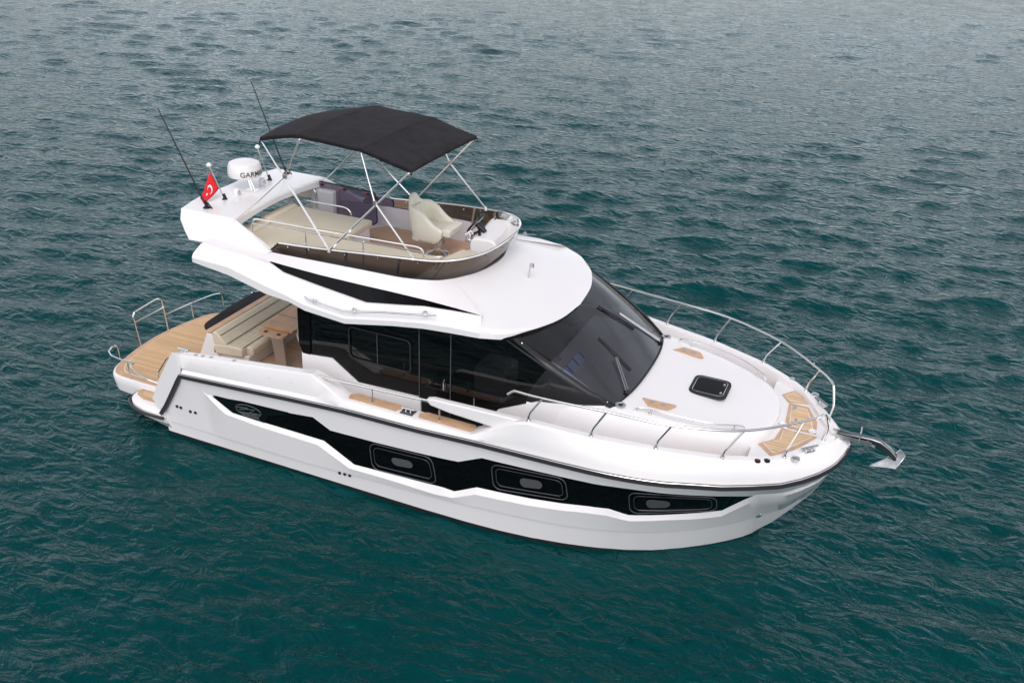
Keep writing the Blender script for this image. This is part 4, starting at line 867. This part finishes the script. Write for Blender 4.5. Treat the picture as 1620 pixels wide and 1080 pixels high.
for i in (1, 2):
    a = E_[i]; g.tube([(a[0]+.03, a[1]*(-1+2*j/20), a[2]+CRW[i]*(1-abs(-1+2*j/20)**2.4)+.004) for j in range(21)], .004, 5)
    g.tube([(a[0]-.03, a[1]*(-1+2*j/20), a[2]+CRW[i]*(1-abs(-1+2*j/20)**2.4)+.004) for j in range(21)], .004, 5)
seam = part('seam', g, mat('canvas seam', (.035, .032, .034), .8), can)
def bow(i): 
    a = E_[i]; dx = {0: .02, 3: -.02}.get(i, 0); return [(a[0]+dx, a[1]*.985*(-1+2*j/20), a[2]+CRW[i]*(1-abs(-1+2*j/20)**2.4)-.03) for j in range(21)]
def M2(p, s): return (p[0], s*p[1], p[2])
g = G()
for i, ft in ((0, fv), (1, ja), (2, jf), (3, fv)):
    bw = bow(i); g = G(); g.tube(rnd([M2(ft, -1), M2((E_[i][0], E_[i][1], E_[i][2]-.03), -1)]+bw[2:-2]+[M2((E_[i][0], E_[i][1], E_[i][2]-.03), 1), M2(ft, 1)], .07), .0145 if i in (0, 3) else .012, 8); P_('bow', g, CHROME, BM)
for s in (-1, 1):
    for a, b in ((jf, bf), (ja, ba)):
        g = G(); g.tube([M2(a, s), M2(b, s)], .012, 8); P_('brace', g, CHROME, BM)
    g = G()
    for p in (jf, ja): g.box(M2(p, s), (.05, .035, .06))
    for p in (fv, bf, ba): g.lathe([(.028, -.03), (.024, .0), (.016, .03)], M2(p, s), 12)
    P_('hinge', g, STEEL, BM)
# ---------------------------------------------------------------- helm seat
HS = empty('helm_seat', (5.78, .5, 3.12), 'cream bucket helm seat on chrome pedestal at the flybridge', 'seat')
g = G(); g.lathe([(.19, 0), (.18, .02), (.09, .045), (.06, .07), (.055, .22), (.045, .24)], (5.78, .5, 3.115), 28); g.tube([(5.78, .5, 3.33), (5.78, .5, 3.42)], .05, 12); g.tube([(5.8, .42, 3.40), (5.98, .36, 3.41)], .014, 8); g.box((5.97, .36, 3.405), (.06, .03, .05)); P_('pedestal', g, CHROME, HS)
# tub shell: horizontal U-sections
def tub(z, xb, w, xf, th):
    out = []
    for k in range(25):
        a = math.pi/2+math.pi*k/24
        out.append((xb+.20+.22*math.cos(a) if False else 0, 0, 0))
    return out
cx, cy = 5.70, .5
def ush(zfrac):
    pass
NA = 33
def sm(a, b, t): t = max(0, min(1, (t-a)/(b-a))); return t*t*(3-2*t)
def armz(u): return 3.60+.05*sm(0, .12, u)+.26*sm(.08, .62, u)+.14*sm(.76, .90, u)
def plan(q, inset):      # closed U plan; q 0..1 from near front to far front
    u = 1-abs(2*q-1); sg_ = -1 if q < .5 else 1; w = .30-inset
    if u < .5: x = 6.0-(6.0-5.58)*(u/.5); y = sg_*w
    else:
        a = (u-.5)/.5*math.pi/2; x = 5.58-(.26-inset)*math.sin(a); y = sg_*w*math.cos(a)**.75
    return u, x, y
g = G(); allr = []
for (inset, t) in ((.05, 0), (.015, .12), (0, .35), (0, .6), (0, .82), (.006, .94), (.022, 1.0), (.045, 1.012), (.068, 1.0), (.082, .94), (.088, .8), (.09, .5), (.09, .2)):
    ro = []
    for k in range(NA):
        u, x, y = plan(k/(NA-1), inset); zt_ = armz(u); z = 3.36+(zt_-3.36)*t
        lean = -.16*(z-3.45)*sm(.35, .8, u) if z > 3.45 else 0
        nar = 1-.35*sm(.72, .95, u)*sm(3.84, 3.98, z)
        fr_ = -.02*(1-u/.15) if u < .15 else 0
        x2 = x+lean+(.05*math.sin(math.pi*min(1, t))*(1-u/.2)-.13*(1-t)*(1-u/.2) if u < .2 else 0)
        if u < .12: y = y*(1-.10*(1-u/.12))
        ro.append((x2, cy+y*nar, z))
    allr.append(ro)
g.loft(allr); ne = len(allr)
g.add([r[0] for r in allr], [tuple(range(ne))]); g.add([r[-1] for r in allr], [tuple(range(ne))]); g.add(allr[0], [tuple(range(NA))])
P_('bucket_shell', g, CUSHP, HS, sharp=60)
g = G(); g.prism([(p.x, p.y) for p in rnd([(5.48, .29, 0), (5.98, .27, 0), (5.98, .73, 0), (5.48, .71, 0)], .06, 4, closed=True)], 3.44, 3.60); P_('seat_cushion', g, CUSHP, HS, bevel=.03, seg=3)
g = G(); g.prism([(p.x, p.y) for p in rnd([(5.98, .24, 0), (6.15, .24, 0), (6.15, .76, 0), (5.98, .76, 0)], .05, 4, closed=True)], 3.50, 3.64); P_('seat_bolster', g, CUSHP, HS, bevel=.045, seg=4)
g = G(); 
for k in (-1, 0, 1): g.slab([(5.42, cy+k*.12-.055, 3.58), (5.42, cy+k*.12+.055, 3.58), (5.375, cy+k*.10+.045, 3.90), (5.375, cy+k*.10-.045, 3.90)], (.035, 0, 0))
P_('back_cushion', g, CUSHP, HS, bevel=.02, seg=3)
# ---------------------------------------------------------------- helm console on the flybridge
g = G(); cA = [(6.38, .08), (6.30, 1.12)]
sec_ = [(6.45, 3.10), (6.43, 3.49), (6.50, 3.575), (6.76, 3.585), (6.84, 3.56), (6.96, 3.40), (6.97, 3.10)]
vs = [(x, .30, z) for x, z in sec_]+[(x-.02, .72, z+.03*(z > 3.3)) for x, z in sec_]+[(x-.06, 1.12, z+.06*(z > 3.3)) for x, z in sec_]; n = 7
g.add(vs, [tuple(range(n)), tuple(range(2*n, 3*n))[::-1]]+[(r*n+i, r*n+(i+1) % n, (r+1)*n+(i+1) % n, (r+1)*n+i) for r in (0, 1) for i in range(n)])
hc = part('flybridge_console', g, WHITE, Y, bevel=.03, seg=3, sharp=30)
g = G(); wc = Vector((6.42, .55, 3.72)); ax = Vector((-.80, 0, .60)).normalized(); e1 = Vector((0, 1, 0)); e2 = ax.cross(e1)
ringp = [wc+(e1*math.cos(a)+e2*math.sin(a))*.18 for a in np.linspace(0, 2*math.pi, 29)[:-1]]; g.tube(ringp, .017, 8, closed=True); g.tube([wc-ax*.02, Vector((6.58, .55, 3.60))], .04, 12)
swh = part('helm_wheel', g, BLACKP, Y)
g = G()
for a in (math.radians(90), math.radians(210), math.radians(330)): g.tube([wc-ax*.02, wc+(e1*math.cos(a)+e2*math.sin(a))*.17], .011, 6)
g.lathe([(.045, 0), (.04, .02), (0, .025)], wc-ax*.01, 14, ax); part('spoke', g, STEEL, swh)
g = G(); g.slab([(6.388,0.420,3.518), (6.433,0.620,3.544), (6.464,0.620,3.602), (6.419,0.420,3.596)], (.03, 0, .02)); part('gauge_panel', g, BLACKP, hc, bevel=.01)
tb = Vector((6.406,0.340,3.517)); g = G(); g.box(tb, (.10, .12, .07)); thr = part('throttle_box', g, STEEL, Y, bevel=.02)
for dy in (-.05, .05):
    g = G(); g.tube(rnd([tb+Vector((0, dy, .02)), tb+Vector((-.04, dy, .10)), tb+Vector((.0, dy+.03, .12)), tb+Vector((.03, dy+.03, .06))], .02), .012, 8); part('throttle_lever', g, CHROME, thr)
cp = Vector((6.549,0.420,3.548)); g = G(); g.lathe([(.075, 0), (.07, .015), (.03, .02), (.02, .07), (.03, .08), (0, .085)], cp, 16, (-.1, 0, 1)); part('compass', g, BLACKP, hc)
ip = Vector((6.467,0.660,3.600)); g = G(); g.lathe([(.06, -.04), (.06, .03), (.04, .06), (0, .065)], ip, 16, (-.4, -.2, 1)); g.tube([ip, wc-ax*.02], .025, 8); part('instrument_pod', g, BLACKP, hc)
g = G(); g.box((6.493,1.100,3.602), (.08, .09, .06), ry=-.5); part('display', g, GREY, hc)
# roof mast light
g = G(); g.tube([(7.55, 0, 3.20), (7.57, .0, 3.46)], .010, 8); g.lathe([(.03, 0), (.02, .012)], (7.55, 0, 3.222), 12); ml = part('roof_light_post', g, STEEL, Y)
g = G(); g.lathe([(.03, -.03), (.034, 0), (.03, .03)], (7.60, .0, 3.45), 12); part('lamp_lens', g, STEEL, ml)
# ---------------------------------------------------------------- stern rails
def vp(p, z): return (p[0], p[1], z)
g = G(); a = [(1.685,-1.634,0.740), (1.489,-1.688,0.800), (1.192,-1.639,0.820), (1.038,-1.566,0.830), (0.962,-1.479,0.830), (0.953,-1.381,0.830), (0.827,-1.409,0.830), (0.639,-1.418,0.830), (0.437,-1.383,0.830), (0.279,-1.278,0.830), (0.204,-1.142,0.830), (0.218,-1.052,0.830), (0.215,-1.022,0.740), (0.177,-0.974,0.505)]
g.tube(rnd(a, .04, 3), .0145, 8); g.tube([(0.837,-1.422,0.820), (0.861,-1.435,0.505)], .011, 8); part('stern_corner_rail', g, CHROME, Y)
g = G(); x_ = .13
a = [(0.110,-0.395,0.505), (0.120,-0.478,1.122), (0.120,-0.416,1.197), (0.120,0.154,1.232), (0.120,0.271,1.147), (0.103,0.345,0.505)]
g.tube(rnd(a, .07), .0155, 8); g.tube([(0.120,-0.455,0.998), (0.120,0.286,0.997)], .012, 8); part('stern_gate', g, CHROME, Y)
a = [(0.120,0.325,0.837), (0.170,0.941,0.828), (0.280,1.456,0.829), (0.330,1.602,0.810), (0.340,1.655,0.736), (0.361,1.653,0.505)]
g = G(); g.tube(rnd(a, .07), .0145, 8); g.tube([(0.170,0.958,0.821), (0.177,0.970,0.505)], .011, 8); part('stern_rail', g, CHROME, Y)
g = G(); g.tube(rnd([(0.536,2.273,0.505), (0.764,2.028,0.750), (0.864,2.225,0.750), (1.030,2.570,0.750)], .06), .0145, 8); part('stern_rail', g, CHROME, Y)
g = G(); g.tube(rnd([(2.141,-1.780,1.399), (2.026,-1.720,1.330), (1.791,-1.720,1.002), (1.852,-1.780,0.964)], .04), .012, 8); part('boarding_handle', g, CHROME, Y)
# ================================================================ WATER
def water():
    rng = np.random.default_rng(11)
    cx, cy = CAM_POS[0]+1.5, CAM_POS[1]+0.0
    d0 = math.atan2(CAM_F[1], CAM_F[0])
    th = np.concatenate([np.linspace(d0-.72, d0+.72, 900), np.linspace(d0+.72, d0+2*math.pi-.72, 130)[1:-1]])
    r = np.concatenate([[0.01, 1, 2, 3, 4], np.exp(np.linspace(math.log(4.6), math.log(150), 760)), np.exp(np.linspace(math.log(150), math.log(6000), 60))[1:]])
    TH, R = np.meshgrid(th, r)
    X = cx+R*np.cos(TH); Yy = cy+R*np.sin(TH); Z = np.zeros_like(X); DX = np.zeros_like(X); DY = np.zeros_like(X)
    cell = np.maximum(np.gradient(r)[:, None]*np.ones_like(X), R*1.44/900)
    n = 230; lam = np.exp(rng.uniform(math.log(.22), math.log(2.9), n)); main = math.radians(-78)
    ang = main+rng.normal(0, 1, n)*np.where(lam > .8, .32, .55)+np.where(rng.random(n) < .2, rng.normal(.9, .5, n), 0)
    lam[:10] = np.exp(rng.uniform(math.log(3.5), math.log(7.5), 10)); ang[:10] = main+rng.normal(0, .3, 10)
    slope = .225/math.sqrt(n/2)*np.where(lam > 3.2, .28, np.where(lam > 1.7, .5, 1.15))
    for l, a, sl_ in zip(lam, ang, slope):
        k = 2*math.pi/l; amp = sl_/k; ph = rng.uniform(0, 6.28); att = np.clip((l/cell-2.5)/3, 0, 1)
        px = k*(X*math.cos(a)+Yy*math.sin(a))+ph
        if l < 3: px = px+.9*np.sin((X*math.sin(a)*.13-Yy*math.cos(a)*.13)+ph)
        Z += amp*att*np.sin(px); DX += amp*att*.8*math.cos(a)*np.cos(px); DY += amp*att*.8*math.sin(a)*np.cos(px)
    patch = .8+.35*np.sin(X*.11+1.3*np.sin(Yy*.07))*np.sin(Yy*.13+.9*np.sin(X*.05+2))
    # calmer water in the lee close to the boat
    dx = np.maximum(0, np.maximum(2-X, X-12)); dist = np.sqrt(dx**2+np.maximum(0, np.abs(Yy)-1.9)**2)
    calm = .45+.55*np.clip(dist/7, 0, 1)
    f = patch*calm; Z *= f; X = X+DX*f; Yy = Yy+DY*f
    nr, nt_ = X.shape; co_ = np.stack([X.ravel(), Yy.ravel(), Z.ravel()], 1)
    i = np.arange(nr-1)[:, None]*nt_; j = np.arange(nt_)[None, :]; j2 = (j+1) % nt_
    F = np.stack([i+j, i+j2, i+nt_+j2, i+nt_+j], -1).reshape(-1, 4)
    me = bpy.data.meshes.new('water'); me.vertices.add(len(co_)); me.vertices.foreach_set('co', co_.ravel())
    me.loops.add(F.size); me.loops.foreach_set('vertex_index', F.ravel().astype(np.int32)); me.polygons.add(len(F)); me.polygons.foreach_set('loop_start', np.arange(0, F.size, 4, dtype=np.int32)); me.update(calc_edges=True)
    me.polygons.foreach_set('use_smooth', np.ones(len(F), bool))
    if me.polygons[len(F)//2].normal.z < 0: me.flip_normals()
    o = bpy.data.objects.new('water', me); COL.objects.link(o); o['kind'] = 'structure'; o['label'] = 'teal rippled sea surface all round the yacht'
    m = bpy.data.materials.new('sea water'); m.use_nodes = True; t = m.node_tree; nd, lk = t.nodes, t.links; b = nd['Principled BSDF']
    b.inputs['Base Color'].default_value = (.0002, .037, .039, 1); b.inputs['Roughness'].default_value = .045; b.inputs['IOR'].default_value = 1.27; b.inputs['Specular IOR Level'].default_value = .5; b.inputs['Specular Tint'].default_value = (.22, .85, .95, 1)
    tc = nd.new('ShaderNodeTexCoord'); mp = nd.new('ShaderNodeMapping'); mp.inputs['Scale'].default_value = (1, 2.0, 1); mp.inputs['Rotation'].default_value = (0, 0, math.radians(12))
    lk.new(tc.outputs['Object'], mp.inputs[0])
    n1 = nd.new('ShaderNodeTexNoise'); n1.inputs['Scale'].default_value = 2.4; n1.inputs['Detail'].default_value = 4; n1.inputs['Roughness'].default_value = .5; n1.inputs['Distortion'].default_value = .9
    lk.new(mp.outputs[0], n1.inputs['Vector'])
    bp = nd.new('ShaderNodeBump'); bp.inputs['Strength'].default_value = .9; bp.inputs['Distance'].default_value = .10; lk.new(n1.outputs['Fac'], bp.inputs['Height']); lk.new(bp.outputs[0], b.inputs['Normal'])
    vo = nd.new('ShaderNodeTexVoronoi'); vo.inputs['Scale'].default_value = 5.5; lk.new(tc.outputs['Object'], vo.inputs['Vector'])
    fn = nd.new('ShaderNodeTexNoise'); fn.inputs['Scale'].default_value = .45; fn.inputs['Detail'].default_value = 5; lk.new(tc.outputs['Object'], fn.inputs['Vector'])
    fm = nd.new('ShaderNodeMapRange'); fm.inputs[1].default_value = .56; fm.inputs[2].default_value = .72; fm.inputs[3].default_value = 0; fm.inputs[4].default_value = .07; lk.new(fn.outputs['Fac'], fm.inputs[0])
    fl = nd.new('ShaderNodeMath'); fl.operation = 'LESS_THAN'; lk.new(vo.outputs['Distance'], fl.inputs[0]); lk.new(fm.outputs[0], fl.inputs[1])
    fx_ = nd.new('ShaderNodeMix'); fx_.data_type = 'RGBA'; lk.new(fl.outputs[0], fx_.inputs[0]); fx_.inputs[6].default_value = b.inputs['Base Color'].default_value[:]; fx_.inputs[7].default_value = (.45, .5, .5, 1); lk.new(fx_.outputs[2], b.inputs['Base Color'])
    me.materials.append(m); return o
water()

def split_loose(o):
    me = o.data; bm = bmesh.new(); bm.from_mesh(me); bm.verts.ensure_lookup_table(); seen = {}; isl = []
    for v in bm.verts:
        if v.index in seen: continue
        st = [v]; seen[v.index] = len(isl); cur = []
        while st:
            w = st.pop(); cur.append(w.index)
            for e in w.link_edges:
                x = e.other_vert(w)
                if x.index not in seen: seen[x.index] = len(isl); st.append(x)
        isl.append(cur)
    bm.free()
    if len(isl) < 2: return
    ch = list(o.children)
    sm = [p.use_smooth for p in me.polygons]
    groups = {}
    for p in me.polygons: groups.setdefault(seen[p.vertices[0]], []).append(p)
    base_me = me; first = True
    for k, polys in groups.items():
        idx = {}; vs = []; fs = []
        for p in polys:
            f = []
            for vi in p.vertices:
                if vi not in idx: idx[vi] = len(vs); vs.append(tuple(base_me.vertices[vi].co))
                f.append(idx[vi])
            fs.append(f)
        nm = bpy.data.meshes.new(o.name.split('.')[0]); nm.from_pydata(vs, [], fs); nm.update()
        for p in nm.polygons: p.use_smooth = True
        nm.set_sharp_from_angle(angle=math.radians(35))
        for m in base_me.materials: nm.materials.append(m)
        if first: o.data = nm; first = False
        else:
            c = o.copy(); c.data = nm; COL.objects.link(c)
for o in [o for o in COL.objects if o.type == 'MESH' and o.name.split('.')[0] in ('glass_bracket', 'rivet', 'skin_fitting', 'bow_eye', 'hinge', 'bulwark_wing', 'glass_mullion', 'lid_latch', 'lid_button', 'strap', 'cabin_furniture', 'latch', 'hatch_hinge', 'cockpit_step', 'shackle', 'side_deck_teak', 'back_cushion', 'seam', 'step_tread', 'piping', 'door_frame', 'foot', 'stern_skirt', 'deckhouse')]:
    split_loose(o)

for o in list(COL.objects):
    d = 0; p = o
    while p.parent: d += 1; p = p.parent
    if d > 2: print('TOO DEEP', o.name)

for o in HS.children:
    for v in o.data.vertices:
        if v.co.z > 3.36 and 'pedestal' not in o.name: v.co.x = 5.83+(v.co.x-5.83)*.88; v.co.y = .5+(v.co.y-.5)*.93; v.co.z = 3.36+(v.co.z-3.36)*.965
